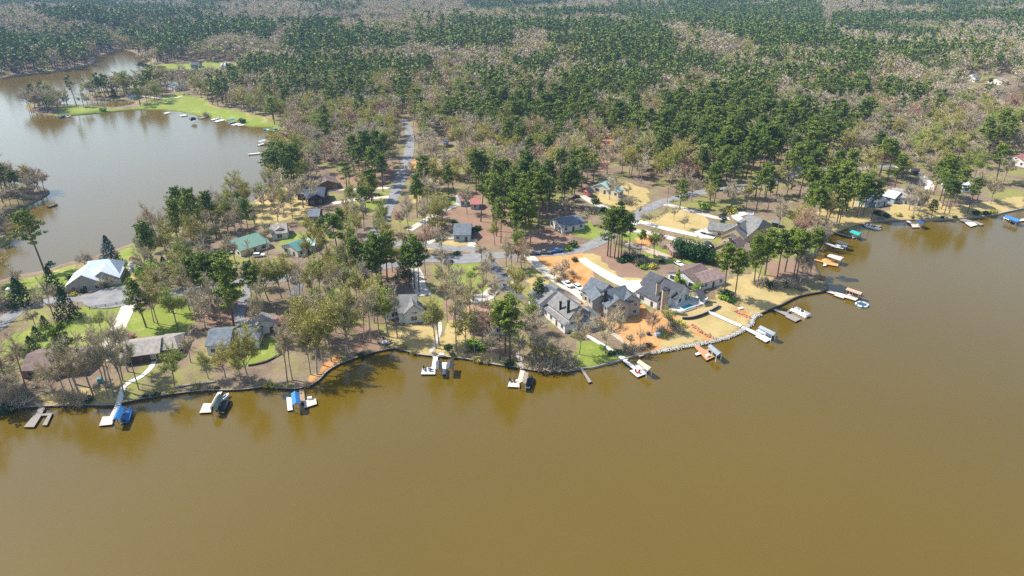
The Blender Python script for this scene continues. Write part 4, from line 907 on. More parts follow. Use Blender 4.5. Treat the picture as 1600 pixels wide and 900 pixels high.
dock('red cedar dock with a separate grey roof, below the orange clay', 'red cedar dock', [('walkway',[(1084,540),(1090,538.5),(1117,557),(1104,563)]),('crossbar',[(1090,549.5),(1109,544.5),(1111,546.5),(1092,552)]),('side_step',[(1086,552),(1093,549.5),(1096,552.5),(1088,555)],D_white),('finger',[(1108,546),(1111,545),(1125,555),(1122,556.5)],D_grey)],[([(1105.5,541),(1113,539),(1130,552),(1121,555.5)],C_grey,2.9,3.5)], D_red)
dock('white dock with a long grey roof at the end of a boardwalk', 'white boardwalk dock', [('platform',[(1180,525.5),(1189.5,522),(1206.7,529),(1196.7,534.5)]),('walkway',[(1158,511),(1161,509.5),(1189,521),(1184,525)]),('finger',[(1181,516),(1186,514),(1206,524),(1202,526)])],[([(1184.5,512),(1191,510),(1215,521),(1208,524.5)],C_grey,2.9,3.6)], D_white)
dock('grey open dock with a wide end platform beside the pontoon boat', 'grey dock with the pontoon boat', [('walkway',[(1208.5,483.5),(1213,482),(1238,492),(1232,495)]),('platform',[(1226.7,494.5),(1238,491),(1252,498),(1243,502.5)]),('crossbar',[(1225,487),(1233,483.3),(1238,485.5),(1230,489)])], m=D_grey)
dock('pale dock with a brown roof at the wooded right point', 'brown roofed dock', [('walkway',[(1291,455.5),(1296,453.5),(1325,461),(1318,464)]),('platform',[(1315.5,463),(1326.7,459),(1342,465.5),(1336.7,469.5)]),('finger',[(1303,461),(1308,458.5),(1322,463),(1318,466)])],[([(1321,452),(1327,450.5),(1350,458),(1344.5,460.5)],C_brown,2.8,3.4)], D_pink)
dock('new orange timber dock with a pale tan roof on the right cove', 'orange timber dock', [('platform',[(1284,405),(1290,403.5),(1311,412),(1309,416),(1287,412)]),('walkway',[(1271,405.5),(1273,404.5),(1288,408),(1285,409.5)]),('side_step',[(1287,412.5),(1292,411.5),(1291,415),(1286,415.5)],D_white)],[([(1292,400),(1299,397),(1319,402),(1313,407)],C_pink,2.8,3.2)], D_orange)
dock('white dock with a black roof in the right cove', 'black roofed cove dock', [('platform',[(1299,385),(1307.5,381),(1324,385),(1317.5,389)]),('walkway',[(1284,378.5),(1287,377.5),(1304,382.5),(1300,384.5)])],[([(1305,378),(1310,376),(1328,380),(1324,384)],C_dark,2.8,3.3)], D_white)
dock('small dock with a teal roof under the shore pines', 'teal roofed dock', [('platform',[(1329,367),(1335,365),(1341,370),(1332.5,372)]),('walkway',[(1302,363),(1305,362),(1331,369.5),(1328,370.5)],D_grey)],[([(1327.5,362.5),(1332.5,359),(1348,364),(1341,368)],C_teal,2.8,3.3)], D_pink)
dock('dark shaded dock with boats under the shore pines', 'shaded pine dock', [('platform',[(1350,352),(1358,350),(1378,353),(1371,356)]),('walkway',[(1346,349),(1350,348),(1356,352),(1352,353)])], m=D_grey)
dock('tan dock with a dark blue roof by the pale trunks', 'dark blue roofed dock', [('platform',[(1424,351),(1436,349.5),(1437.5,355),(1426,355)]),('walkway',[(1416,345),(1420,344.5),(1429,351),(1425,352)])],[([(1431,345),(1436,343),(1447.5,348),(1441,350.5)],mat('navy dock roof',(.03,.06,.16),.5,.1,.5),2.8,3.3)], D_pink)
dock('pale roofless dock with two fingers left of the blue canopy', 'pale two finger dock', [('platform',[(1507.5,347.5),(1521,347),(1527.5,351),(1517,354)],D_white),('finger',[(1520,346.2),(1524,345.5),(1537.5,350),(1533,352)],D_grey),('walkway',[(1499,343),(1508,342),(1522,346),(1510,348)],D_grey)])
dock('white dock under a long bright blue canopy at the far right', 'blue canopy dock', [('platform',[(1570,341),(1574,339),(1588,344),(1585,348)],D_white),('walkway',[(1586,343),(1604,341),(1604,344),(1590,346)],D_white)],[([(1569,338.5),(1573.5,336.5),(1596,343),(1590,347)],C_blue,2.6,3.1)])
FAR = [((257,177),(265,176),14,D_white,''),((282,181),(291,179.5),13,D_white,''),((312,185),(320,183),11,D_grey,''),((331,187),(341,185),12,D_white,''),((337,190),(349,187),14,D_white,''),((357,193),(366,191),12,D_grey,'navy'),((363,195.5),(376,192.5),14,D_white,''),((94,183),(104,181),12,D_white,'dark'),((412,202),(432,200.5),14,C_teal,''),((388,241),(418,238),9,D_white,''),((417,202.5),(428,204),8,D_white,''),((404,227),(414,224),9,D_white,'white'),((440,207),(452,208),8,D_white,''),((347,340),(365,336),9,D_grey,'grey'),((218,109.5),(226,110.5),12,D_grey,'dark'),((262,110.5),(270,110),10,D_white,''),((372,196),(382,195),10,D_white,'')]
for k, (a, b, wd, mm, rf) in enumerate(FAR):
    A, B = Uw(*a, .5).xy, Uw(*b, .5).xy; d = (B-A).normalized(); c = (A+B)/2; L = (B-A).length; root = empty('far_dock', (c.x, c.y, 0), math.atan2(d.y, d.x))
    nm = ['leftmost', 'second', 'third', 'fourth', 'fifth', 'sixth', 'seventh']
    lab = f"small floating dock along the grassy spit, {nm[k]} of seven" if k < 7 else ['dark roofed dock beside the boats at the tip of the grassy spit','teal decked dock off the tan bank of the left lake','long thin white pier on the left lake below the tan bank','short white dock just below the teal decked one','white canopied dock on the left lake above the long pier','small white dock close under the tan bank','grey roofed dock behind bare trees on the left lake','small dark dock at the corner of the lawn across the inlet','small white dock along the lawn across the inlet','small white dock at the right end of the spit docks'][k-7]
    tag(root, lab, 'dock', 'docks on the left lake'); wd = wd*.32 if k not in (8,9) else wd*.22
    m = MB(); m.box(-L/2, L/2, -wd/2, wd/2, .25, .6); m.build('platform', mm, root)
    m = MB(); [m.box(x-.12, x+.12, y-.12, y+.12, -1, .9) for x in (-L/2+.5, L/2-.5) for y in (-wd/2-.14, wd/2+.14)]; m.build('piling', M_wall, root)
    if rf:
        m = MB(); m.poly([(-L/2,-wd/2,2.7),(L/2,-wd/2,2.7),(L/2,0,3.5),(-L/2,0,3.5)]); m.poly([(L/2,wd/2,2.7),(-L/2,wd/2,2.7),(-L/2,0,3.5),(L/2,0,3.5)]); m.poly([(-L/2,wd/2,2.7),(L/2,wd/2,2.7),(L/2,-wd/2,2.7),(-L/2,-wd/2,2.7)]); m.poly([(-L/2,-wd/2,2.7),(-L/2,0,3.5),(-L/2,wd/2,2.7)]); m.poly([(L/2,wd/2,2.7),(L/2,0,3.5),(L/2,-wd/2,2.7)])
        m.build('roof', {'navy': C_blue, 'dark': C_dark, 'white': D_white, 'grey': D_grey}[rf], root)
        m = MB(); [m.box(x-.08, x+.08, y-.08, y+.08, .6, 2.69) for x in (-L/2+.4, L/2-.4) for y in (-wd/2+.3, wd/2-.3)]; m.build('post', M_cap, root)
# boardwalk over the straw lawn
def boardwalk(label, pts, w, m):
    q = resample([U(*p).xy for p in pts], 3); c = q[len(q)//2]; z0 = g1(c.x, c.y); root = empty('boardwalk', (c.x, c.y, z0)); tag(root, label, 'boardwalk'); rr = []; pl = MB()
    for k, p in enumerate(q):
        d = (q[min(k+1,len(q)-1)]-q[max(k-1,0)]).normalized(); n = Vector((-d.y, d.x))*w/2; z = max(g1(p.x, p.y)+.35, .75)-z0; u, v = p-n-c, p+n-c; rr.append([(u.x,u.y,z),(v.x,v.y,z),(v.x,v.y,z-.16),(u.x,u.y,z-.16)][::-1])
        if k%2 == 0:
            for t in (u, v): pl.box(t.x-.07,t.x+.07,t.y-.07,t.y+.07,z-1.6,z-.17)
    m_ = MB(); m_.loft(rr); m_.build('deck', m, root); pl.build('post', M_cap, root)
boardwalk('straight white boardwalk crossing the straw lawn to the grey roofed dock', [(1107,488),(1120,494),(1140,503),(1158,510.5)], 1.8, D_white)
# ------------------------------------------------------------------ boats
V_white = mat('white gelcoat', (.75,.75,.74), .3, .04, 2, spec=.5); V_navy = mat('navy cover', (.03,.05,.10), .7, .15, 2); V_black = mat('black cover', (.025,.03,.035), .6, .15, 2); V_bluec = mat('blue boat cover', (.03,.14,.36), .7, .15, 2); seat_m = mat('boat seat', (.55,.50,.42), .6, .1, 3); motor_m = mat('outboard', (.03,.03,.035), .35, .1, 2, spec=.5); alu = mat('aluminium', (.55,.56,.57), .35, .08, 2, .0, .6)
def hull(mb, L, B, H, z0=0.0, top=True):
    rings = []
    for k, t in enumerate(np.linspace(0, 1, 8)):
        w = B/2*(1-max(0, (t-.45)/.55)**2.2)+.02; x = -L/2+L*t; zk = z0+H*.75*max(0, (t-.6)/.4)**2; sh = z0+H*(1+.18*t)
        rings.append([(x,-w,sh),(x,-w*.86,z0+H*.35+zk*.4),(x,0,zk),(x,w*.86,z0+H*.35+zk*.4),(x,w,sh)])
    mb.loft(rings); return mb
def boat(label, px, py, ang, L=6.0, B=2.3, col=V_white, kind='runabout', z=0.0, short=None, name='motor_boat'):
    c = Uw(px, py, z); root = empty(name, (c.x, c.y, z), math.radians(ang)); tag(root, label, 'boat', 'boats on the lake')
    hull(MB(), L, B, 1.0, -.3).build('hull', V_white if kind != 'cover' else col, root, .02)
    if kind == 'cover':
        r = []
        for t in np.linspace(0, 1, 7): w = B/2*(1-max(0, (t-.45)/.55)**2.2)+.03; x = -L/2+L*t; zt = .74+.16*t; h = .42*math.sin(math.pi*min(1,t*.9+.1)); r.append([(x,-w,zt),(x,-w*.5,zt+h*.8),(x,0,zt+h),(x,w*.5,zt+h*.8),(x,w,zt)])
        m = MB(); m.loft(r); m.build('cover', col, root)
    else:
        m = MB(); m.box(-L*.44, L*.12, -B*.36, B*.36, .72, .78); m.build('cockpit_floor', seat_m, root)
        for sx, sy in ((-.30,.2),(-.30,-.2),(-.08,.2),(-.08,-.2)): m = MB(); m.box(L*sx-.25,L*sx+.25,B*sy-.25,B*sy+.25,.79,1.05); m.box(L*sx-.3,L*sx-.2,B*sy-.25,B*sy+.25,1.05,1.4); m.build('seat', col if col is not V_white else seat_m, root, .03)
        m = MB(); m.hexa([(L*.08,-B*.4,.8),(L*.13,-B*.4,.8),(L*.13,B*.4,.8),(L*.08,B*.4,.8)], [(L*.02,-B*.34,1.3),(L*.05,-B*.34,1.3),(L*.05,B*.34,1.3),(L*.02,B*.34,1.3)]); m.build('windshield', glass, root)
    m = MB(); m.box(-L/2-.45,-L/2-.02,-.22,.22,.35,1.15); m.box(-L/2-.35,-L/2-.1,-.1,.1,-.4,.35); m.build('outboard_motor', motor_m, root, .05)
    return root
def dirang(a, b):
    p, q = Uw(*a, 0), Uw(*b, 0); return math.degrees(math.atan2(q.y-p.y, q.x-p.x))
boat('dark blue covered boat beside the left blue roofed dock', 199.5, 650, dirang((194,661),(202,641)), 6.5, 2.3, V_bluec, 'cover', .3)
boat('black covered boat on the lift of the dark green roofed dock', 350.5, 633.5, dirang((345,643),(355,626)), 6.5, 2.4, V_black, 'cover', .5)
boat('black covered boat at the right side of the tan roofed dock', 828, 597, dirang((823,607),(829,590)), 5.5, 2.0, V_black, 'cover', .3)
boat('dark speedboat moored at the shaded pine dock', 1364, 356.5, dirang((1355,354),(1372,359)), 7.5, 2.5, V_navy, 'runabout', .1)
boat('white boat under the long blue canopy at the far right', 1577, 343.5, dirang((1570,341),(1585,347)), 6.5, 2.3, V_white, 'runabout', .2)
boat('boat on the lift under the brown roof at the wooded point', 1335, 457.5, dirang((1325,454),(1345,461)), 6, 2.2, V_navy, 'cover', .5)
boat('grey covered boat under the grey roof of the boardwalk dock', 1199.5, 520, dirang((1189,515),(1208,525)), 6.5, 2.2, mat('grey cover',(.2,.21,.22),.7,.1,2), 'cover', .4)
boat('white runabout beside the fifth spit dock', 343, 186, dirang((337,187),(350,185)), 6, 2.3, V_white, 'runabout', .1)
boat('dark boat at the left of the dock by the tip of the spit', 98, 183.5, dirang((94,184),(103,182)), 6, 2.4, V_navy, 'cover', .1)
boat('white boat at the right of the dock by the tip of the spit', 107, 182.8, dirang((104,184),(111,182)), 5.5, 2.2, V_white, 'runabout', .1)
boat('white boat moored just off the tan bank of the left lake', 414, 251, dirang((410,252),(418,250)), 6, 2.3, V_white, 'runabout', .1)
# jet ski
def jetski(label, px, py, ang, col):
    c = Uw(px, py, .4); root = empty('jet_ski', (c.x, c.y, .4), math.radians(ang)); tag(root, label, 'jet ski'); hull(MB(), 3.0, 1.15, .55).build('hull', V_white, root, .02)
    m = MB(); m.hexa([(-1.2,-.25,.55),(.3,-.25,.55),(.3,.25,.55),(-1.2,.25,.55)],[(-1.1,-.17,.95),(.1,-.17,.85),(.1,.17,.85),(-1.1,.17,.95)]); m.build('saddle', col, root, .04); m = MB(); m.tube([(.3,0,.6),(.1,0,1.1)], .08); m.tube([(.1,-.38,1.1),(.1,.38,1.1)], .035); m.build('handlebar', motor_m, root)
jetski('blue and white jet ski beside the dark green roofed dock', 352.5, 621, dirang((350,623),(355,619)), V_bluec)
# pontoon boat
c = Uw(1251, 489.5, .25); root = empty('pontoon_boat', (c.x, c.y, .1), math.radians(dirang((1242,484.5),(1260,493.5)))); tag(root, 'white pontoon boat with grey seats beside the grey open dock', 'boat', 'boats on the lake')
for s in (-.95, .95): m = MB(); m.tube([(-3.6,s,.15),(3.0,s,.15),(3.6,s,.3)], [.33,.33,.08], 10); m.build('pontoon', alu, root)
m = MB(); m.box(-3.6,3.4,-1.25,1.25,.45,.56); m.build('deck', V_white, root)
for s in (-1.2, 1.2): m = MB(); m.box(-3.3,3.2,s-.03,s+.03,.57,1.15); m.build('side_rail', V_white, root)
m = MB(); m.box(3.15,3.21,-1.15,1.15,.57,1.15); m.build('front_rail', V_white, root)
for x0, x1, s in ((-3.0,-1.6,-.85),(-3.0,-1.6,.85),(.9,2.9,-.85),(.9,2.9,.85)): m = MB(); m.box(x0,x1,s-.3,s+.3,.57,.95); m.box(x0,x1,s+(.2 if s > 0 else -.3),s+(.3 if s > 0 else -.2),.95,1.3); m.build('bench', mat('grey vinyl',(.30,.30,.31),.5,.1,3), root, .04)
m = MB(); m.box(-.5,.1,.3,1.0,.57,1.5); m.build('console', motor_m, root, .04); m = MB(); m.box(-4.0,-3.62,-.25,.25,.3,1.2); m.build('outboard_motor', motor_m, root, .04)
# fishing boat with a person
c = Uw(83, 322.5, 0); ang = math.radians(dirang((78,324),(89,320.5))); root = empty('fishing_boat', (c.x, c.y, .05), ang); tag(root, 'small dark fishing boat with one angler on the left lake', 'boat', 'boats on the lake')
hull(MB(), 5.4, 2.0, .75, -.2).build('hull', mat('dark olive hull', (.035,.04,.035), .5, .15, 2), root, .02)
m = MB(); m.box(-2.3,2.0,-.7,.7,.42,.5); m.build('deck', mat('grey carpet', (.10,.10,.10), .9, .1, 3), root); m = MB(); m.box(-3.0,-2.7,-.2,.2,.1,1.0); m.build('outboard_motor', motor_m, root, .04)
for x in (-1.2, .2): m = MB(); m.box(x-.22,x+.22,-.22,.22,.5,.85); m.build('seat', seat_m, root, .03)
def person(label, loc, rz, shirt, trousers, skin=(.42,.27,.19)):
    """standing figure grown from a skeleton with the Skin modifier"""
    J = {'pelvis':((0,0,.95),.13),'waist':((0,0,1.1),.12),'chest':((.02,0,1.36),.15),'neck':((.02,0,1.52),.055),'head':((.05,0,1.66),.10),'crown':((.04,0,1.75),.085),'hl':((.0,.10,.90),.095),'kl':((.06,.12,.5),.065),'al':((.0,.13,.09),.05),'tl':((.17,.14,.04),.04),'hr':((0,-.10,.90),.095),'kr':((.02,-.12,.5),.065),'ar':((-.06,-.13,.09),.05),'tr':((.1,-.14,.04),.04),
         'sl':((.02,.2,1.42),.07),'el':((.12,.26,1.15),.048),'wl':((.36,.16,1.14),.034),'fl':((.45,.12,1.16),.03),'sr':((.02,-.2,1.42),.07),'er':((.12,-.27,1.15),.048),'wr':((.36,-.14,1.10),.034),'fr':((.45,-.1,1.12),.03)}
    E = 'pelvis-waist waist-chest chest-neck neck-head head-crown pelvis-hl hl-kl kl-al al-tl pelvis-hr hr-kr kr-ar ar-tr chest-sl sl-el el-wl wl-fl chest-sr sr-er er-wr wr-fr'.split()
    k = list(J); me = bpy.data.meshes.new('person'); me.from_pydata([J[n][0] for n in k], [[k.index(a) for a in e.split('-')] for e in E], []); me.update()
    o = bpy.data.objects.new('person', me); COL.objects.link(o); o.location = loc; o.rotation_euler.z = rz; tag(o, label, 'person')
    md = o.modifiers.new('skin', 'SKIN'); me.skin_vertices or None
    if not me.skin_vertices:
        bpy.context.view_layer.objects.active = o; bpy.ops.mesh.customdata_skin_add()
    for i, n in enumerate(k): r = J[n][1]; me.skin_vertices[0].data[i].radius = (r, r); me.skin_vertices[0].data[i].use_root = n == 'pelvis'
    ss = o.modifiers.new('smooth', 'SUBSURF'); ss.levels = 1; ss.render_levels = 1
    m = bpy.data.materials.new('clothed figure'); m.use_nodes = True; n_, l = m.node_tree.nodes, m.node_tree.links; tc = n_.new('ShaderNodeTexCoord'); sp = n_.new('ShaderNodeSeparateXYZ'); rp = n_.new('ShaderNodeValToRGB'); dv = n_.new('ShaderNodeMath'); dv.operation = 'DIVIDE'; dv.inputs[1].default_value = 1.8
    l.new(tc.outputs['Object'], sp.inputs[0]); l.new(sp.outputs['Z'], dv.inputs[0]); l.new(dv.outputs[0], rp.inputs[0]); rp.color_ramp.interpolation = 'CONSTANT'; e = rp.color_ramp.elements
    while len(e) < 5: e.new(.5)
    for i, (p, cc) in enumerate([(0,(.05,.04,.03)),(.06,trousers),(.56,shirt),(.86,skin),(.95,(.06,.04,.03))]): e[i].position = p; e[i].color = (*cc, 1)
    l.new(rp.outputs[0], n_['Principled BSDF'].inputs['Base Color']); me.materials.append(m); return o
person('person in a dark shirt standing at the bow of the fishing boat, arms forward', (c.x+1.2*math.cos(ang), c.y+1.2*math.sin(ang), .53), ang, (.05,.06,.07), (.08,.08,.09))
# trampoline
c = Uw(1346.7, 477, 0); root = empty('water_trampoline', (c.x, c.y, 0)); tag(root, 'round white and blue ringed floating trampoline off the wooded point', 'trampoline')
r = [[((2.0+.38*math.cos(b))*math.cos(a), (2.0+.38*math.cos(b))*math.sin(a), .33+.38*math.sin(b)) for b in np.linspace(0, 2*math.pi, 9)[:-1]] for a in np.linspace(0, 2*math.pi, 25)]
m = MB(); m.loft(r); m.build('ring', V_white, root); m = MB(); m.prism([(1.72*math.cos(a), 1.72*math.sin(a)) for a in np.linspace(0,2*math.pi,21)[:-1]], .42, .47); m.build('mat', mat('trampoline mat', (.05,.07,.08), .7, .1, 2), root)
for k in range(6):
    a0 = k*math.pi/3; m = MB(); m.loft([[((2.0+.40*math.cos(b))*math.cos(a), (2.0+.40*math.cos(b))*math.sin(a), .33+.40*math.sin(b)) for b in np.linspace(-.6, 2.6, 6)] for a in np.linspace(a0, a0+.42, 4)], close=False); m.build('blue_band', mat('blue band',(.05,.22,.45),.4,.05,1), root)

# ------------------------------------------------------------------ vehicles
tyre = mat('tyre rubber', (.02,.02,.02), .9, .1, 5); lampw = mat('headlight', (.8,.8,.78), .15, .05, 2, spec=.6); lampr = mat('tail light', (.45,.02,.02), .3, .05, 2, spec=.5)
def paint_m(n, c): return mat(n, c, .25, .04, 1, spec=.6)
P_white = paint_m('white paint', (.75,.75,.74)); P_black = paint_m('black paint', (.02,.02,.022)); P_dark = paint_m('dark blue paint', (.03,.045,.07)); P_blue = paint_m('blue paint', (.04,.12,.33)); P_grey = paint_m('grey paint', (.15,.15,.16)); P_green = paint_m('dark green grey paint', (.05,.07,.065)); P_red = paint_m('red orange paint', (.45,.09,.03))
def wheelmesh():
    m = MB(); m.tube([(0,-.13,0),(0,.13,0)], .36, 12); return m.mesh('wheel', tyre)
WHEEL = wheelmesh()
def vehicle(label, px, py, ang, col, kind='suv', name=None):
    c = U(px, py, .12); L, Wd = {'suv':(4.8,1.9),'pickup':(5.8,2.0),'sedan':(4.7,1.85)}[kind]; root = empty(name or {'suv':'parked_car','sedan':'parked_car','pickup':'pickup_truck'}[kind], c, math.radians(ang)); tag(root, label, 'pickup truck' if kind == 'pickup' else 'car', 'vehicles parked by the houses')
    h = Wd/2; prof = {'suv':[(-2.4,.45),(-2.4,1.0),(1.0,1.08),(2.3,.92),(2.4,.45)],'sedan':[(-2.3,.42),(-2.3,.92),(.9,.98),(2.25,.80),(2.35,.42)],'pickup':[(-2.9,.55),(-2.9,.80),(-.9,.82),(-.88,1.12),(1.5,1.14),(2.8,1.02),(2.9,.55)]}[kind]
    mb = MB(); n = len(prof); mb.v = [(x,-h,z) for x,z in prof]+[(x,h,z) for x,z in prof]; mb.f = [list(range(n)), list(range(2*n-1, n-1, -1))]+[[i,n+i,n+(i+1)%n,(i+1)%n] for i in range(n)]; mb.build('body', col, root, .06)
    x0, x1, zt, z0 = {'suv':(-2.3,.95,1.68,1.0),'sedan':(-1.6,.85,1.42,.93),'pickup':(-.85,1.45,1.80,1.1)}[kind]
    m = MB(); m.hexa([(x0,-h*.94,z0),(x1,-h*.94,z0),(x1,h*.94,z0),(x0,h*.94,z0)],[(x0+.25,-h*.8,zt-.06),(x1-.75,-h*.8,zt-.06),(x1-.75,h*.8,zt-.06),(x0+.25,h*.8,zt-.06)]); m.build('cabin_windows', glass, root, .03)
    m = MB(); m.box(x0+.2,x1-.68,-h*.82,h*.82,zt-.055,zt); m.build('cabin_roof', col, root, .02)
    if kind == 'pickup':
        for s in (-1, 1): m = MB(); m.box(-2.9,-.92,s*h-.06 if s > 0 else -h,s*h if s > 0 else -h+.06,.82,1.14); m.build('bed_side', col, root)
        m = MB(); m.box(-2.95,-2.88,-h+.07,h-.07,.8,1.14); m.build('tailgate', col, root)
    for sx in (-L*.31, L*.31):
        for s in (-1, 1): link('wheel', WHEEL, root, (sx, s*(h-.1), .36))
    for s in (-1, 1):
        m = MB(); m.box(L/2-.06,L/2+.02,s*h*.72-.18,s*h*.72+.18,.68,.86); m.build('headlight', lampw, root); m = MB(); m.box(-L/2-.03,-L/2+.03,s*h*.8-.12,s*h*.8+.12,.7,.95); m.build('tail_light', lampr, root)
    return root
def gang(a, b):
    p, q = U(*a), U(*b); return math.degrees(math.atan2(q.y-p.y, q.x-p.x))
D1 = gang((880,441),(905,458))
vehicle('white pickup truck on the pale driveway, uppermost of the four parked there', 886.5, 446, D1, P_white, 'pickup'); vehicle('white van-like car just below the white pickup truck', 904.5, 451.5, D1, P_white, 'suv'); vehicle('dark green grey car at the lower end of the pale driveway', 915.5, 464, D1+8, P_green, 'sedan'); vehicle('red orange utility vehicle beside the charcoal house wall', 918, 455.5, D1-15, P_red, 'suv')
vehicle('black car at the street corner above the pale driveway', 834.5, 398, 5, P_dark, 'sedan'); vehicle('grey pickup truck on the street between the black car and the blue pickup', 850, 396.5, 180, P_grey, 'pickup'); vehicle('blue pickup truck on the street edge above the orange clay', 869.5, 394, 20, P_blue, 'pickup')
vehicle('black car on the drive behind the large tan house', 1129, 341.5, gang((1124,339),(1135,345)), P_black, 'suv'); vehicle('black car at the end of the drive by the laurel hedge', 1108, 384.5, gang((1100,380),(1110,385)), P_black, 'suv'); vehicle('dark blue car among trees left of the white drive', 899, 308.5, 20, P_dark, 'suv'); vehicle('white car on the lawn behind the mauve brown roofed house', 1060.5, 414, gang((1055,411),(1066,417)), P_white, 'sedan')
vehicle('dark car at the end of the small loop road', 700.5, 411, 60, P_dark, 'suv'); vehicle('white car parked beside the green metal roofed house', 358, 396, 10, P_white, 'sedan'); vehicle('dark car on the shaded black driveway', 463, 505, 60, P_black, 'suv'); vehicle('white car beneath trees left of the teal metal roofed building', 405, 401, 10, P_white, 'suv')
# boat and trailer on the forecourt
c = U(1104, 366.5, .15); root = empty('boat_trailer', c, math.radians(gang((1094,364),(1115,370)))); tag(root, 'white boat on a trailer on the white forecourt of the large tan house', 'boat trailer'); hull(MB(), 6.5, 2.3, 1.0, .5).build('hull', V_white, root, .02); m = MB(); m.box(-3,4,-.9,.9,.35,.45); m.box(3.9,5.0,-.06,.06,.35,.45); m.build('trailer_frame', dark_metal, root)
for s in (-1, 1): link('wheel', WHEEL, root, (-.8, s*1.1, .36))
m = MB(); m.box(-2.9,.6,-.9,.9,1.45,1.52); m.build('cover', V_bluec, root)
c = U(22, 457, .1); root = empty('utility_trailer', c, .15); tag(root, 'small white and blue trailer on the grass at the left edge', 'trailer'); m = MB(); m.box(-2.2,2.2,-1,1,.6,1.9); m.build('box', V_white, root, .05); m = MB(); m.box(.4,2.24,-1.02,1.02,.9,1.5); m.build('blue_panel', V_bluec, root)
for s in (-1, 1): link('wheel', WHEEL, root, (0, s*1.05, .36))

# ------------------------------------------------------------------ pool, terraces, furniture
pw_m = bpy.data.materials.new('pool water'); pw_m.use_nodes = True; b_ = pw_m.node_tree.nodes['Principled BSDF']; b_.inputs['Base Color'].default_value = (.02,.30,.36,1); b_.inputs['Roughness'].default_value = .08
pv = pad('pool_terrace', [(1044,484),(1062,473),(1084,464),(1106,466),(1102,474),(1086,480),(1063,488)], conc_white, .22)
zt = max(v.co.z for v in pv.data.vertices)
P = [Uw(*p, zt) for p in [(1061,480.5),(1077,474),(1087,477.5),(1069,485)]]; cc = sum(P, Vector((0,0,0)))/4; root = empty('swimming_pool', (cc.x, cc.y, zt)); tag(root, 'turquoise swimming pool below the black roofed pool house', 'swimming pool')
m = MB(); m.prism([(p.x-cc.x, p.y-cc.y) for p in P], -.05, .05); m.build('water', pw_m, root)
m = MB()
for k in range(4):
    a, b = P[k]-cc, P[(k+1)%4]-cc; d = (b-a).normalized(); n = Vector((-d.y, d.x, 0))*.35
    m.hexa(*[[(q.x,q.y,z) for q in (a-n-d*.35, b-n+d*.35, b+n*.2+d*.35, a+n*.2-d*.35)] for z in (-.04+.002*k, .09+.004*k)])
m.build('coping', mat('pool coping',(.50,.46,.40),.8,.1,2), root)
pad('patio', [(604,479),(620,477),(640,477),(638,483),(606,485)], D_grey, .9); pad('patio', [(744,515),(760,512),(778,516),(770,525),(750,524)], conc, .15); pad('patio', [(1172,374),(1184,368),(1198,373),(1186,383)], asph_old, .12); pad('patio', [(890,512),(905,504),(925,508),(932,518),(915,524),(898,522)], mat('paving',(.36,.25,.2),.9,.2,2), .12)
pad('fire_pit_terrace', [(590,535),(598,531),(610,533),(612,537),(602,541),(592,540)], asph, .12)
c = U(601, 536, .16); root = empty('fire_pit', c); tag(root, 'round stone fire pit on a dark terrace near the shore', 'fire pit'); m = MB()
m.loft([[(r_*math.cos(a), r_*math.sin(a), z) for a in np.linspace(0, 2*math.pi, 15)[:-1]] for r_, z in ((.9,-.1),(.9,.45),(.62,.45),(.6,.1))]); m.build('ring', M_rock, root); m = MB(); m.prism([(.6*math.cos(a), .6*math.sin(a)) for a in np.linspace(0,6.28,12)[:-1]], .02, .12); m.build('ashes', mat('ash',(.05,.05,.05),.95,.3,4), root)
def chairmesh(m_):
    a = MB(); a.hexa([(-.3,-.32,.34),(.35,-.32,.40),(.35,.32,.40),(-.3,.32,.34)],[(-.3,-.32,.40),(.35,-.32,.46),(.35,.32,.46),(-.3,.32,.40)]); s = a.mesh('seat', m_)
    a = MB(); a.hexa([(-.36,-.32,.36),(-.28,-.32,.36),(-.28,.32,.36),(-.36,.32,.36)],[(-.62,-.3,1.05),(-.54,-.3,1.05),(-.54,.3,1.05),(-.62,.3,1.05)]); b = a.mesh('backrest', m_)
    a = MB(); a.box(-.04,.04,-.04,.04,0,.4); l = a.mesh('leg', m_); a = MB(); a.box(-.4,.38,-.05,.05,.6,.64); r = a.mesh('armrest', m_); return s, b, l, r
CH = {k: chairmesh(mat(k+' chair', c_, .7, .1, 3)) for k, c_ in (('red',(.42,.05,.03)),('dark',(.05,.05,.055)),('white',(.7,.7,.69)))}
def chair(col, loc, rz, label, grp):
    s, b, l, r = CH[col]; root = empty('deck_chair', loc, rz); tag(root, label, 'chair', grp); link('seat', s, root); link('backrest', b, root)
    for x in (-.28, .32):
        for y in (-.3, .3): link('leg', l, root, (x, y, 0))
    for y in (-.36, .36): link('armrest', r, root, (0, y, 0))
for i, (px, py, rz) in enumerate([(994,582.5,-1.2),(999,584,-1.6)]): q = Uw(px, py, .63); chair('red', (q.x, q.y, .63), rz, f"red chair on the white dock below the brick house, {'left' if i == 0 else 'right'} of the pair", 'red dock chairs')
for i, (px, py, rz) in enumerate([(664,576.5,-.3),(664,579.5,0),(671,577,3.1),(671.5,580,3.3)]): q = Uw(px, py, .63); chair('dark', (q.x, q.y, .63), rz, f"dark chair on the white twin roofed dock, {['upper left','lower left','upper right','lower right'][i]} of four", 'dark dock chairs')
for i, (px, py, rz) in enumerate([(798,596.5,-.8),(803,597,-2)]): q = Uw(px, py, .63); chair('dark', (q.x, q.y, .63), rz, f"dark chair on the tan roofed dock, {'left' if i == 0 else 'right'} of the two", 'chairs on the tan dock')
for i, (px, py) in enumerate([(1183,389),(1190,386),(1197,391),(1205,388)]): q = U(px, py, .05); chair('white', q, i*1.3, f"white garden chair behind the large tan house, {['first','second','third','fourth'][i]} from the left", 'white garden chairs')
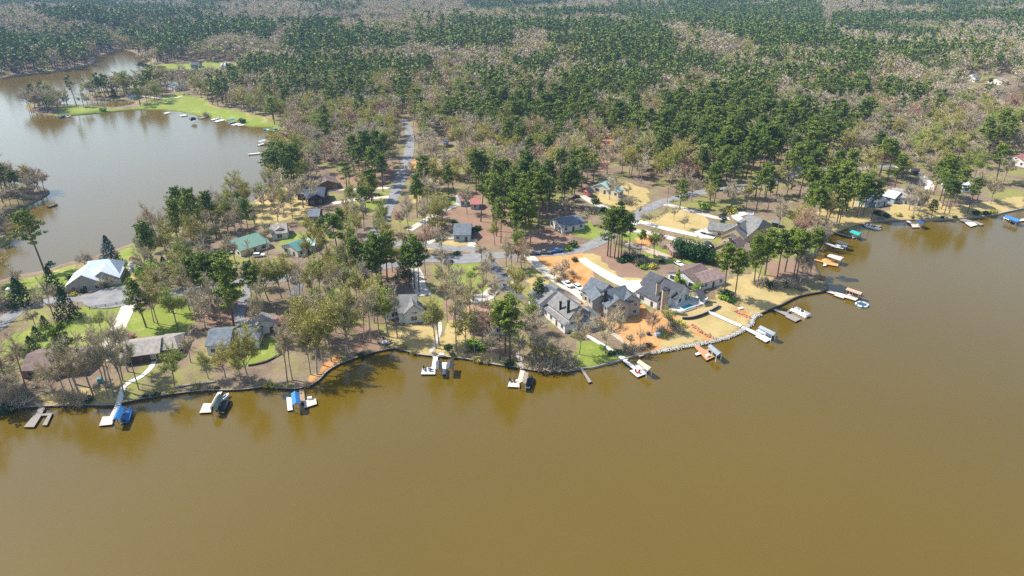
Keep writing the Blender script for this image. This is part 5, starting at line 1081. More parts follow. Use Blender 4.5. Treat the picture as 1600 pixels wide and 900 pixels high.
for i, t in enumerate((.3,1.9,3.4,4.7)): q = U(601, 536, .14); chair('dark', (q.x+1.9*math.cos(t), q.y+1.9*math.sin(t), q.z), t+math.pi, f"dark chair round the stone fire pit, on its {['right','far','left','near'][i]} side", 'fire pit chairs')
# dock boxes and small goods
def box_thing(name, label, cat_, px, py, z, sx, sy, sz, m_, rz=0.0, lid=None, ground=False):
    q = U(px, py, z) if ground else Uw(px, py, z); root = empty(name, q, rz); tag(root, label, cat_); m = MB(); m.box(-sx/2,sx/2,-sy/2,sy/2,0,sz); m.build('body', m_, root, .03); m = MB(); m.box(-sx/2-.04,sx/2+.04,-sy/2-.04,sy/2+.04,sz+.003,sz+.07); m.build('lid', lid or m_, root, .02)
box_thing('storage_box', 'white storage box on the bank beside the white twin roofed dock', 'box', 690, 556, .9, 1.5, .8, .7, V_white); box_thing('storage_box', 'white box on the bright blue roofed dock platform', 'box', 484, 623.5, .63, 1.2, .7, .6, V_white, .3)
box_thing('storage_box', 'pale box on the red cedar dock', 'box', 1106, 557, .63, 1.2, .8, .6, D_white, .5); box_thing('garden_bin', 'teal bin on the slope left of the curved footpath', 'bin', 157, 597, 0, 1.2, 1.2, 1.3, mat('teal plastic',(.08,.30,.28),.5,.1,2), .2, ground=True)
box_thing('storage_box', 'pale blue tarpaulin bundle beside the clay lot', 'bundle', 1027, 524, 0, 2.2, 1.4, .7, mat('pale blue tarpaulin',(.40,.46,.52),.6,.15,2), .6, ground=True); box_thing('storage_box', 'dark bundle left of the pale blue tarpaulin bundle', 'bundle', 1013, 523, 0, 1.2, .9, .9, mat('dark tarpaulin',(.06,.07,.09),.7,.2,2), .2, ground=True)
box_thing('planter', 'pale planter by the shore near the white boardwalk dock', 'planter', 1157, 483, 0, 1.8, .8, .5, V_white, .3, ground=True)
# rows of pale posts along the strip between the white brick house and the clay lot
a, b = U(884, 455), U(897, 464.5)
for k in range(7):
    q = a+(b-a)*k/6; z = g1(q.x, q.y); root = empty('fence_post', (q.x, q.y, z)); tag(root, f"pale post beside the pale driveway, {ordinal_word(k)} from the top of the row" if k else 'pale post beside the pale driveway, topmost of the row', 'post', 'pale posts by the driveway'); m = MB(); m.box(-.12,.12,-.12,.12,-.3,1.1); m.build('shaft', D_white, root); m = MB(); m.box(-.16,.16,-.16,.16,1.1,1.18); m.build('cap', trim, root)
# split rail fence beside the road bend lawn
def fence(label, pts, m_, h=1.2, st=3.0):
    q = resample([U(*p).xy for p in pts], st); c = q[0]; z0 = g1(c.x, c.y); root = empty('rail_fence', (c.x, c.y, z0)); tag(root, label, 'fence')
    for k, p in enumerate(q):
        z = g1(p.x, p.y)-z0; r = p-c; m = MB(); m.box(r.x-.08,r.x+.08,r.y-.08,r.y+.08,z-.3,z+h); m.build('post', m_, root)
        if k:
            p0 = q[k-1]; r0 = p0-c; za = g1(p0.x, p0.y)-z0
            for t in (.45, .9): m = MB(); m.tube([(r0.x,r0.y,za+h*t),(r.x,r.y,z+h*t)], .05, 4); m.build('rail', m_, root)
fence('dark rail fence across the tan lawn right of the road bend', [(1020,346),(1034,337),(1042,328)], M_wall); fence('dark rail fence across the lawn below the turning circle', [(140,483),(165,479),(196,474)], M_wall, 1.0)
# utility poles along the main road
for i, (px, py) in enumerate([(625,268),(648,228),(1042,322)]):
    q = U(px, py); root = empty('utility_pole', q); tag(root, ['wooden utility pole left of the main road near its lower end', 'wooden utility pole right of the main road further up', 'wooden utility pole at the road bend'][i], 'utility pole', 'utility poles'); m = MB(); m.tube([(0,0,-.5),(0,0,10)], [.17,.11], 7); m.build('shaft', timber, root); m = MB(); m.box(-1.2,1.2,-.06,.06,9.2,9.35); m.build('crossarm', timber, root)
# ------------------------------------------------------------------ shrubs
SHR = [('dark',968,408,1.3),('dark',975,405,1.2),('dark',985,408,1.5),('twig',990,400,1.6),('twig',1000,412,1.6),('dark',1003,404,1.2),('twig',1010,408,1.4),('olive',1018,418,1.4),('green',1007,420,1.2),('dark',1000,416,1.0),('twig',978,398,1.4),('dark',1136,463,1.5),('green',1135,470,1.2),('green',1128,467,1.1),('dark',1143,472,1.3),('twig',1150,468,1.4),('twig',1125,458,1.5),
 ('twig',1190,445,1.8),('dark',1200,447,1.2),('twig',1208,447,1.8),('twig',1216,449,1.7),('dark',1225,447,1.2),('twig',1232,448,1.8),('twig',1245,450,1.6),('red',1285,437,1.0),('twig',1183,446,1.6),('twig',1195,441,1.5),('twig',112,625,1.9),('twig',122,627,2.0),('twig',130,630,1.8),('twig',105,629,1.9),('twig',95,626,1.6),('dark',138,628,1.0),('twig',20,625,2.4),('twig',8,615,2.4),('twig',28,635,2.2),('twig',3,638,2.3),('dark',15,640,1.4),('twig',35,617,2.0),
 ('green',42,568,1.0),('dark',55,590,1.2),('twig',70,578,2.0),('twig',84,583,2.0),('olive',122,572,1.5),('olive',133,566,1.5),('olive',144,563,1.2),('dark',152,567,1.0),('twig',118,455,1.6),('twig',122,452,1.5),('red',206,527,.9),('olive',118,462,1.0),('red',210,406,1.3),('dark',128,458,.9),('dark',112,436,.9),('dark',80,414,1.1),
 ('twig',830,572,2.0),('twig',845,577,2.0),('twig',858,578,2.0),('twig',872,578,2.0),('twig',885,575,1.8),('dark',851,575,1.3),('dark',868,575,1.3),('twig',893,565,1.6),('twig',978,548,1.6),('twig',990,548,1.5),('twig',1005,545,1.2),('dark',1012,541,.8),('green',1037,527,.9),('dark',955,555,.9),('dark',966,553,.9),('green',940,545,.9),('green',905,528,.9),('green',897,526,.9),
 ('dark',710,351,1.2),('dark',740,361,1.2),('dark',746,358,1.2),('olive',690,352,1.3),('dark',714,398,1.0),('green',735,431,1.3),('dark',930,318,1.6),('twig',977,317,2.4),('twig',983,319,2.2),('dark',968,320,1.2),('dark',943,330,1.3),('twig',928,333,2.0),('green',1101,327,2.2),('gold' if 0 else 'olive',1142,333,1.8),('dark',1128,349,1.0),('dark',1132,337,.9),('dark',895,386,1.6),('green',888,392,1.4),
 ('olive',640,373,1.6),('dark',398,398,1.2),('dark',408,389,1.2),('dark',1365,420,1) if 0 else ('dark',1540,336,1.5),('olive',1553,334,1.3),('dark',1525,336,1.4),('olive',1403,337,1.1),('dark',1372,335,1.3),('dark',1385,338,1.3),('dark',302,188,1.6),('dark',379,192,2.0),('green',161,174,2.2),('dark',253,108,2.4),('twig',322,182,2.4),('dark',226,105,2.6),('dark',219,103,2.8),('dark',1165,400,1.2),('green',1172,392,1.0),('dark',1035,410,.9),
 ('twig',880,432,1.3),('twig',873,440,1.4),('twig',893,428,1.3),('dark',898,408,.9),('dark',1052,508,.9),('dark',1046,501,.9),('twig',1050,512,1.5),('twig',1060,518,1.4),('olive',1062,509,1.2),('twig',1033,518,1.5),('twig',760,478,1.6),('dark',700,545,1.0),('green',735,540,1.8),('green',752,543,1.8),('dark',745,547,1.2),('green',762,536,1.5)]
_r = random.Random(5)
for _k in range(64):
    _x = _r.uniform(205, 885) if _k < 48 else _r.uniform(1350, 1560); _i = max(i for i in range(len(FRONT)-1) if FRONT[i][0] <= _x); (_a, _b), (_c, _d) = FRONT[_i], FRONT[_i+1]
    SHR.append((_r.choice(['twig','twig','olive','dark','twig']), _x, _b+(_d-_b)*(_x-_a)/(_c-_a)-_r.uniform(1.5, 7), _r.uniform(.45, .95)))
sn = {'dark': ('dark_shrub','dark green rounded shrub'), 'green': ('green_shrub','bright green shrub'), 'twig': ('twiggy_shrub','bare twiggy grey shrub'), 'red': ('red_shrub','rust red shrub'), 'olive': ('olive_shrub','olive shrub')}
LMN_ = list(LANDMARKS); LMP_ = np.array([LANDMARKS[k] for k in LMN_]); spos = {}; slist = []
for k, px, py, s in SHR: q = U(px, py); spos.setdefault(k, []).append((q.x, q.y)); slist.append((k, q, s))
used = set()
for k, q, s in slist:
    A_ = np.array(spos[k])
    for j in np.argsort(((LMP_-(q.x, q.y))**2).sum(1))[:8]:
        rk = int((np.hypot(*(A_-LMP_[j]).T) < math.hypot(q.x-LMP_[j][0], q.y-LMP_[j][1])-1e-6).sum()); lab = f"{sn[k][1]}, {ordinal_word(rk)} nearest to the {LMN_[j]}" if rk else f"{sn[k][1]} nearest of its kind to the {LMN_[j]}"
        if lab not in used and len(lab.split()) <= 16: break
    used.add(lab); o = link(sn[k][0], random.choice(SHRUB[k]), None, (q.x, q.y, q.z-.05), random.uniform(0, 6.28)); o.scale = (s, s*random.uniform(.85,1.15), s*random.uniform(.8,1.0)); tag(o, lab, 'shrub', 'shrubs in the gardens')
# ------------------------------------------------------------------ trees: where they stand
PINE_PX = [  # outlines of pine woods, traced at crown height
 [(0,60),(90,65),(130,75),(136,90),(90,88),(40,94),(0,97)], [(240,92),(257,47),(300,35),(400,40),(400,65),(330,62),(300,74),(262,100)], [(190,52),(250,55),(250,75),(225,78),(192,72)],
 [(40,36),(212,42),(212,51),(90,49)], [(112,14),(265,17),(265,26),(112,24)], [(0,0),(180,3),(180,12),(0,10)], [(358,105),(400,100),(400,135),(356,132)],
 [(312,130),(357,128),(357,165),(318,165)], [(222,125),(270,125),(270,150),(225,148)], [(137,128),(172,126),(172,150),(140,150)], [(193,125),(207,125),(207,150),(195,150)],
 [(400,42),(520,38),(520,48),(462,50),(432,60),(420,75),(400,65)], [(492,50),(555,42),(570,60),(570,72),(550,87),(500,85),(455,88),(437,80),(465,65)], [(580,65),(637,72),(632,87),(575,82)],
 [(647,60),(725,58),(727,82),(650,78)], [(400,95),(462,100),(575,95),(712,92),(725,108),(720,122),(675,125),(657,112),(587,117),(550,125),(520,122),(507,140),(470,147),(437,145),(432,120),(400,112)],
 [(507,160),(515,140),(575,130),(600,150),(575,152),(550,165),(527,172)], [(612,130),(640,135),(640,160),(625,160)], [(707,43),(800,48),(800,80),(727,80)], [(752,120),(790,125),(792,140),(755,138)],
 [(642,172),(668,175),(665,195),(642,207)], [(712,2),(800,0),(800,20),(755,18)], [(780,0),(920,0),(920,4),(800,9)],
 [(800,32),(950,22),(1065,27),(1200,18),(1200,50),(1150,47),(1112,40),(1050,40),(960,55),(920,57),(875,62),(800,58)], [(1050,5),(1200,3),(1200,18),(1065,27)],
 [(857,72),(925,60),(1025,57),(1050,72),(1040,87),(1062,110),(1060,117),(1000,117),(955,105),(875,95)], [(800,92),(870,92),(870,100),(850,117),(800,110)],
 [(1065,95),(1125,92),(1200,85),(1200,110),(1150,107),(1075,107)], [(1070,58),(1200,48),(1200,85),(1130,66)], [(877,122),(925,120),(1007,117),(1040,127),(985,150),(937,152),(877,145)],
 [(800,157),(920,152),(927,175),(922,195),(882,195),(800,190)], [(940,180),(985,172),(995,190),(1050,190),(1057,222),(940,225)],
 [(1032,160),(1125,145),(1125,120),(1200,125),(1200,185),(1125,212),(1062,220),(1050,190),(1032,175)], [(1200,15),(1250,12),(1282,22),(1285,47),(1225,47),(1200,42)],
 [(1200,45),(1300,50),(1325,82),(1362,90),(1360,110),(1325,120),(1275,115),(1240,122),(1200,127)], [(1300,30),(1600,27),(1600,47),(1475,50),(1450,55),(1387,50),(1300,45)],
 [(1407,12),(1450,5),(1600,5),(1600,17),(1425,22)], [(1375,135),(1400,135),(1407,150),(1452,150),(1452,168),(1380,168)], [(1250,135),(1312,130),(1362,130),(1360,152),(1312,155),(1250,145)],
 [(1200,145),(1220,175),(1300,175),(1387,190),(1375,205),(1200,225)], [(1490,200),(1587,207),(1587,225),(1490,225)],
 [(690,275),(750,262),(800,250),(890,260),(930,232),(942,265),(935,285),(885,300),(855,325),(830,350),(795,345),(700,318)], [(960,205),(1200,205),(1200,228),(1100,238),(1010,218)],
 [(1110,262),(1150,255),(1165,300),(1115,310)], [(1185,240),(1215,240),(1215,300),(1180,300)], [(1200,205),(1300,205),(1310,215),(1285,260),(1260,270),(1200,250)], [(1365,210),(1455,215),(1450,255),(1370,250)],
 [(1250,265),(1330,262),(1370,290),(1340,320),(1330,340),(1255,335),(1250,300)], [(1460,262),(1505,265),(1500,310),(1470,310)], [(540,225),(600,225),(612,260),(590,268),(545,262)], [(415,245),(465,235),(468,258),(420,262)],
 [(590,355),(660,345),(665,385),(600,392)], [(780,350),(900,310),(900,350),(850,390),(790,390)], [(700,160),(790,160),(790,180),(740,185),(690,172)], [(740,230),(800,215),(830,235),(790,262),(720,262)], [(1090,225),(1200,225),(1200,255),(1100,260)]]
BRIGHT_PX = [[(870,19),(965,17),(960,28),(865,30)], [(1425,36),(1490,34),(1500,44),(1430,46)], [(1180,35),(1260,36),(1255,44),(1180,43)], [(420,48),(470,46),(460,56),(420,58)], [(1530,180),(1600,175),(1600,200),(1540,205)], [(455,118),(520,112),(640,118),(650,125),(540,132),(470,130)], [(935,128),(960,128),(960,142),(935,142)], [(470,160),(480,180),(560,190),(620,180),(610,205),(500,200)], [(480,370),(640,340),(640,400),(520,420)], [(400,405),(540,395),(540,460),(400,450)],
 [(540,420),(640,420),(600,500),(540,500)], [(800,190),(850,195),(850,240),(800,240)], [(1060,200),(1120,190),(1120,215),(1070,220)], [(520,445),(600,440),(600,480),(520,490)]]
OPEN_PX = [[(505,44),(518,36),(568,32),(572,40)], [(575,40),(580,34),(640,33),(640,38)],  # places with no trees of their own beyond those set by hand (ground outlines)
 [(0,562),(0,440),(35,432),(118,408),(175,393),(212,380),(222,400),(213,470),(170,548),(262,528),(262,550),(180,560),(30,570)], [(97,182),(96,166),(170,168),(235,165),(275,150),(300,152),(335,166),(400,182),(432,197),(385,199),(270,173),(160,178)],
 [(222,108),(236,100),(384,98),(386,108)], [(592,512),(655,500),(697,520),(700,560),(605,549)], [(822,400),(905,386),(950,384),(1015,425),(1022,410),(1060,395),(1110,420),(1180,425),(1262,455),(1181,497),(1166,514),(1110,538),(1013,556),(940,574),(895,580),(880,540),(835,480)],
 [(930,300),(975,288),(1040,300),(1100,332),(1130,375),(1060,400),(1000,390),(880,375),(890,350)], [(1376,347),(1395,315),(1440,305),(1475,330),(1600,308),(1600,330),(1500,344)], [(700,405),(757,403),(770,455),(725,468),(695,440)], [(1085,335),(1225,330),(1230,400),(1180,425),(1110,425),(1050,395)],
 [(420,235),(445,210),(455,218),(448,238)], [(555,318),(600,312),(605,322),(580,338),(555,334)], [(140,160),(215,157),(215,168),(150,170)]]
DENSE_PX = [[(215,475),(300,415),(420,392),(560,395),(650,420),(655,445),(600,460),(560,520),(430,470),(330,500),(270,520)], [(560,330),(690,320),(700,372),(640,400),(560,400)], [(800,490),(850,510),(890,560),(880,580),(810,572)], [(1000,200),(1240,200),(1240,290),(1080,300),(1000,280)]]
PINE_W = [pw(p, 15) for p in PINE_PX]; BRIGHT_W = [pw(p, 12) for p in BRIGHT_PX]; OPEN_W = [pw(p) for p in OPEN_PX]
KINDS_LOD = ['pine', 'bare', 'green', 'olive', 'red', 'gold']
# hand-set trees: kind, base pixel, height in metres (0 = as grown)
HAND = [('pine',5,318,17),('pine',30,312,16),('bare',55,306,15),('bare',65,302,14),('red',22,300,15),('olive',45,298,15),('bare',10,300,16),('bare',38,318,12),('bare',70,300,13),('pine',0,335,12),('bare',18,325,12),('bare',4,378,9),('bare',12,372,8),('bare',-5,384,10),('bare',8,355,9),('bare',30,322,11),('bare',50,312,12),('pine',15,305,17),('red',60,298,14),('bare',-4,350,10),
 ('pine',322,478,19),('pine',332,482,20),('pine',340,480,19),('pine',347,482,20),('pine',356,478,19),('pine',305,476,18),('pine',318,470,18),('pine',362,470,19),('pine',395,478,17),('pine',405,482,16),('olive',285,452,16),('green',300,458,15),('olive',318,455,17),('olive',420,470,17),('green',440,466,17),('olive',455,462,18),('bare',470,470,18),('olive',490,475,18),('green',500,462,18),('olive',520,470,18),('bare',535,478,18),('green',548,468,17),('olive',560,482,18),('bare',575,470,18),
 ('pine',560,452,20),('pine',590,446,21),('pine',596,448,20),('pine',583,452,19),('pine',570,450,18),('pine',605,440,20),('pine',648,452,21),('pine',655,456,20),('pine',640,450,18),('olive',470,540,18),('bare',500,530,18),('green',525,520,18),('olive',545,515,18),('bare',480,525,19),('olive',510,545,19),('bare',365,485,17),('olive',585,505,17),('green',590,490,16),
 ('cedar',107,497,12.5),('cedar',37,477,11),('cedar',85,455,10.5),('cedar',71,513,5),('cedar',59,530,5),('cedar',51,545,5),('blue_spruce',175,411,12.5),('cedar',257,420,5.5),('cedar',268,416,5.5),('cedar',297,419,4.5),
 ('cedar',632,433,11),('bright',233,442,9),('bright',252,440,8),('bright',270,438,9),('bright',286,441,8.5),('bright',243,433,8),('bright',297,434,7.5),('blossom',213,428,6),('laurel',1058,398,8.5),('laurel',1069,402,9),('laurel',1081,406,8.5),('laurel',1092,408,9),('laurel',1103,409,8),('laurel',1112,413,7),
 ('green_cypress',1057,449,7.5),('bright',1088,455,4),('bright',1066,447,3.5),
 ('pine',240,412,17),('pine',237,409,15),('pine',949,400,20),('pine',953,402,22),('pine',966,403,22),('pine',970,402,20),('pine',983,404,19),('pine',960,404,18),('pine',1000,397,11),('broad_pine',1062,326,15),('pine',781,562,20),('pine',797,563,22),('pine',790,552,18),('pine',843,480,11),
 ('pine',1131,463,21),('pine',1147,469,20),('pine',1178,444,20),('pine',1184,440,18),('pine',1214,436,20),('pine',1238,441,21),('pine',1244,436,20),('bare',1249,445,18),('bare',1258,440,16),('pine',1226,425,18),('pine',1195,430,19),
 ('pine',1270,359,20),('pine',1277,357,19),('pine',1307,351,21),('pine',1311,350,20),('pine',1338,339,21),('pine',1341,341,22),('pine',1361,345,20),('pine',1290,345,18),('pine',1322,330,20),('pine',1258,345,19),
 ('pine',1475,335,18),('pine',1483,333,17),('pine',1491,318,19),('pine',1455,340,9),('pine',1511,334,18),('bare',1434,338,21),('bare',1420,328,20),('bare',1426,340,15),('gold',1248,372,15),('gold',1240,366,14),('gold',1257,366,14),('bare',1215,362,19),('bare',1286,390,14),('bare',1292,380,13),
 ('tall_bare',41,608,20),('bare',87,622,14),('tall_bare',107,628,19),('tall_bare',123,614,20),('tall_bare',148,624,23),('tall_bare',168,605,24),('tall_bare',170,623,22),('tall_bare',179,620,21),('tall_bare',195,622,22),('tall_bare',200,581,22),('tall_bare',217,609,20),('tall_bare',192,595,22),('tall_bare',130,626,18),('tall_bare',118,620,19),
 ('bare',12,600,15),('bare',25,622,13),('bare',2,632,15),('bare',18,640,12),('bare',35,630,11),('bare',-8,615,16),
 ('olive',392,598,20),('tall_bare',457,594,22),('tall_bare',449,596,21),('olive',495,585,22),('olive',505,571,21),('olive',518,565,20),('olive',540,555,22),('tall_bare',485,585,18),('tall_bare',412,536,22),('tall_bare',545,549,20),('tall_bare',569,534,20),('tall_bare',580,536,20),('gold',352,590,12),('olive',326,592,11),('olive',376,594,12),
 ('tall_bare',593,527,20),('green',607,526,20),('tall_bare',621,528,21),('olive',681,544,20),('olive',686,539,17),('tall_bare',713,548,24),('olive',725,553,18),('tall_bare',735,523,24),('tall_bare',742,555,18),('tall_bare',708,511,22),('tall_bare',699,504,20),('tall_bare',717,505,21),('bare',770,566,13),('bare',812,568,13),
 ('bare',905,554,16),('bare',945,551,17),('red',1018,520,9),('olive',1042,515,9.5),('bare',985,543,6),('bare',1000,540,7),('bare',975,552,5),
 ('bare',850,566,9),('bare',862,570,9),('bare',876,574,9),('bare',870,566,8),('bare',885,570,8),('bare',843,560,10),('green',827,520,14),('olive',836,566,10),('bare',838,572,13),('olive',862,575,9),('bare',833,548,14),('bare',828,540,15),
 ('bare',85,497,16),('bare',60,522,11),('bare',30,452,10),('bare',5,485,10),('bare',135,420,8),('bare',142,419,8),('bare',177,451,6),('bare',160,453,6),('green',160,520,9),('bare',130,540,4),('bare',107,543,4),
 ('bare',1000,340,7),('bare',1006,350,7),('bare',1014,352,7),('bare',1053,345,9),('bare',1069,357,8),('red',1032,385,7.5),('bare',952,312,13),('bare',962,306,12),('bare',918,352,9),('bare',982,312,9),('bare',884,432,9),('bare',878,438,8),('bare',870,434,7),('bare',866,440,7),
 ('bare',755,447,14),('bare',760,440,12),('bare',772,475,10),('bare',752,420,13),('bare',768,428,11),('green',742,428,3.5),('tall_bare',665,430,13),('bare',690,425,12),
 ('bare',150,152,15),('pine',158,150,17),('pine',165,151,16),('pine',200,148,17),('pine',230,146,15),('pine',242,148,16),('bare',176,150,15),('bare',250,150,13),('bare',222,152,10),('red',214,152,8),('cedar',178,151,8),
 ('bare',48,172,19),('bare',56,174,20),('bare',65,173,21),('bare',74,175,20),('bare',84,172,17),('bare',60,168,20),('bare',70,169,21),('pine',55,170,20),('bare',92,175,14),('bare',44,169,16),('bare',105,166,12),
 ('pine',430,278,20),('pine',437,285,20),('pine',443,292,20),('pine',447,282,20),('pine',465,286,22),('pine',456,280,19),('pine',425,285,18),('broad_pine',581,315,17),('olive',583,314,14),('pine',568,343,16),('pine',572,338,14)]
KEEP_VIEW += [(624,190,650,262,.12), (606,262,642,325,.2), (150,80,226,108,.08), (505,32,640,42,.1), (150,335,200,414,0), (1052,464,1108,486,0), (1548,138,1604,162,.1), (1500,108,1575,128,.3), (1100,270,1240,360,.5)]
def build_trees():
    pos = []; kinds = []; hs = []; hand = []
    HK = []
    for k, px, py, h in HAND:
        p = U(px, py); HK.append((k, p.x, p.y, h))
    HP = np.array([(a, b) for _, a, b, _ in HK])
    # candidates
    def cand(x0, x1, y0, y1, st):
        gx, gy = np.meshgrid(np.arange(float(x0), x1, st), np.arange(float(y0), y1, st)); gx = gx+(np.arange(gx.shape[0])%2)[:,None]*st/2
        P = np.c_[gx.ravel(), gy.ravel()]; return P+RNG.uniform(-.42,.42,P.shape)*st
    P1 = np.vstack([cand(-700, 760, 130, 330, 6.6), cand(-700, 760, 330, 800, 7.9)]); P1 = P1[np.abs(P1[:,0]) < P1[:,1]*.84+60]
    P2 = cand(-1800, 1800, 800, 1900, 8.7); P2 = P2[np.abs(P2[:,0]) < P2[:,1]*.82+60]
    P3 = cand(-3000, 3000, 1900, 3500, 11.2); P3 = P3[np.abs(P3[:,0]) < P3[:,1]*.80+60]
    P = np.vstack([P1, P2, P3]); tier = np.r_[np.zeros(len(P1)), np.ones(len(P2)), np.full(len(P3), 2)]
    keep = ~in_water(P); P, tier = P[keep], tier[keep]
    sd = shore_dist(P); keep = sd > 1.8; P, tier, sd = P[keep], tier[keep], sd[keep]
    near = P[:,1] < 1300
    bad = np.zeros(len(P), bool)
    for w in OPEN_W: bad |= in_poly(P, w)
    A = np.array([s[0] for s in ROAD_SEGS]); B = np.array([s[1] for s in ROAD_SEGS]); Wd = np.array([s[2] for s in ROAD_SEGS])
    idx = np.where(near & ~bad)[0]
    for wv in np.unique(np.round(Wd)):
        k = np.round(Wd) == wv; d = seg_dist(P[idx], A[k], B[k]); bad[idx[d < wv+1.6]] = True
    for a, b, w in HOUSE_SEGS:
        idx = np.where(near & ~bad & (np.abs(P[:,1]-a[1]) < 60))[0]
        if len(idx): bad[idx[seg_dist(P[idx], [a], [b]) < w]] = True
    idx = np.where((P[:,1] < 460) & ~bad)[0]
    if len(idx):
        d2 = ((P[idx,None,:]-HP[None])**2).sum(2).min(1); bad[idx[d2 < 20]] = True
    P, tier, sd = P[~bad], tier[~bad], sd[~bad]
    px, py = proj(P[:,0], P[:,1], 2.0); n = len(P)
    inp = np.zeros(n, bool)
    for w in PINE_W: inp |= in_poly(P, w)
    inb = np.zeros(n, bool)
    for w in BRIGHT_W: inb |= in_poly(P, w)
    nz = vnoise(P*(1,.55), 130, 3)*.6+vnoise(P*(1,.7), 45, 4)*.4; nb = vnoise(P, 55, 5); nr = vnoise(P, 80, 6)
    fn = P[:,1] > 900; n1 = np.where(fn, vnoise(P*(.5,1), 95, 11), vnoise(P, 62, 11)); pp = np.where(inp, .07+.87*sst((n1*.82+vnoise(P, 22, 12)*.18-.37)/.07), np.where(P[:,1] > 700, .03+.5*sst((nz-.62)/.06), .06+.12*sst((nz-.55)/.15)))
    r = RNG.random(n); kd = np.empty(n, int); ispine = r < pp
    r2 = RNG.random(n); pg = np.where(inb, .38, .06+.14*sst((nb-.5)/.2)); po = np.where(inb, .28, .15+.25*sst((nr-.45)/.25))
    pr = .02+.12*sst((vnoise(P,60,8)-.6)/.2)
    kd[:] = 1
    kd[r2 < pg+po+pr] = 3; kd[r2 < pg+pr] = 2; kd[r2 < pr] = 4; kd[(r2 > .985)] = 5; kd[ispine] = 0
    # thin out the lived-in strip; keep the views to what the photograph shows
    keepp = np.ones(n)
    keepp = np.where(P[:,1] < 420, .78, keepp); keepp = np.where((P[:,1] < 300) & ~inp, .8, keepp); keepp = np.where((sd < 45) & (P[:,1] < 520) & (P[:,0] < -20), .7, keepp)
    keepp = np.where((P[:,1] < 500) & (P[:,0] > 110) & (P[:,1] < 420) & ~inp, .45, keepp)
    keepp = np.where((P[:,1] >= 420) & ~inp & (P[:,1] < 800), .85, keepp)
    dense = np.zeros(n, bool)
    for w in DENSE_PX: dense |= in_poly(P, pw(w))
    keepp[dense] = 1.0
    hgt = np.where(kd == 0, RNG.normal(19.5, 3.2, n), RNG.normal(16.5, 2.4, n)); hgt = np.clip(hgt, 9, 26)*np.where((kd != 0) & (P[:,1] < 330), .95, 1)
    tx, ty = proj(P[:,0], P[:,1], hgt+2); cw = np.where(kd == 0, 3.2, 4.0)*FPX/np.maximum(P[:,1]*CP+CAM_H*SP, 1)
    for (x0, y0, x1, y1, pk) in KEEP_VIEW:
        hit = (px+cw > x0) & (px-cw < x1) & (ty < y1) & (py > y0+2) & (P[:,1] < unz((x0+x1)/2, (y0+y1)/2, 3)[1]+4)
        keepp[hit] *= np.where((kd[hit] == 1) & (pk > .045), max(pk, .4), pk)
    sel = RNG.random(n) < keepp
    P, kd, hgt, tier, inp = P[sel], kd[sel], hgt[sel], tier[sel], inp[sel]; n = len(P)
    Z = gz(P)
    # how large each one shows: the nearest ones become trees of their own
    dep = P[:,1]*CP+(CAM_H-Z)*SP; fx, fy = proj(P[:,0], P[:,1], Z+hgt*.6)
    vis = (fx > -8) & (fx < 1608) & (fy > -5) & (fy < 905); size = np.where(vis, hgt/dep, 0)
    solo = np.zeros(n, bool); QUOTA = {0: 230, 1: 205, 2: 200, 3: 240, 4: 110, 5: 60}
    for k, q in QUOTA.items():
        i = np.where((kd == k) & vis)[0]; i = i[np.argsort(-size[i])][:q]; solo[i] = True
    names = {0: ('pine', 'pine_tree', 'pine', 'pine tree'), 1: ('bare', 'bare_tree', 'leafless hardwood', 'bare tree'), 2: ('green', 'leafing_tree', 'fresh green leafing hardwood', 'leafing tree'),
             3: ('olive', 'budding_tree', 'olive budding hardwood', 'budding tree'), 4: ('red', 'red_budding_tree', 'rust red budding tree', 'budding tree'), 5: ('gold', 'golden_tree', 'golden budding tree', 'golden tree')}
    extra = {'cedar': ('cedar_tree', 'dark conical cedar', 'cedar tree'), 'blue_spruce': ('blue_spruce', 'blue green spruce', 'spruce tree'), 'bright': ('round_leafy_tree', 'low bright green leafy tree', 'leafy tree'),
             'blossom': ('blossom_tree', 'small white blossoming tree', 'blossoming tree'), 'laurel': ('laurel_tree', 'glossy dark green rounded laurel', 'laurel tree'), 'green_cypress': ('cypress_tree', 'slim light green cypress', 'cypress tree')}
    alias = {'tall_bare': 1, 'broad_pine': 0, 'pine': 0, 'bare': 1, 'green': 2, 'olive': 3, 'red': 4, 'gold': 5}
    trees = []    # meshkind, nameset, x, y, height
    for k, x, y, h in HK:
        trees.append((k, extra[k] if k in extra else names[alias[k]][1:], x, y, h))
    for i in np.where(solo)[0]:
        k = names[kd[i]][0]
        if k == 'bare' and P[i,1] < 320 and random.random() < .45: k = 'tall_bare'
        trees.append((k, names[kd[i]][1:], P[i,0], P[i,1], hgt[i]))
    # all trees of a kind, for the ranks in the labels
    ALLK = {}
    for t in trees: ALLK.setdefault(t[1][0], []).append((t[2], t[3]))
    for k in range(6):
        q = P[(kd == k) & ~solo & (P[:,1] < 900)]
        ALLK.setdefault(names[k][1], []).extend(map(tuple, q))
    ALLK = {k: np.array(v) for k, v in ALLK.items()}
    LMN = list(LANDMARKS); LMP = np.array([LANDMARKS[k] for k in LMN])
    zt = gz([(t[2], t[3]) for t in trees])
    seen = set()
    for (mk, (nm, desc, cat_), x, y, h), z in zip(trees, zt):
        tm, cm, H0 = random.choice(KIND[mk]); s = (h or H0)/H0
        o = empty(nm, (x, y, z-.05), random.uniform(0, 6.28)); w = s**.75*random.uniform(.9, 1.12)*((1.28 if mk in ('bare','green','olive','red','gold') else 1.12) if y > 330 else 1)
        o.scale = (w, w*random.uniform(.93, 1.07), s)
        o.rotation_euler.x = random.gauss(0, .025); o.rotation_euler.y = random.gauss(0, .025)
        link('trunk', tm, o); link('crown', cm, o)
        order = np.argsort(((LMP-(x, y))**2).sum(1)); A_ = ALLK[nm]
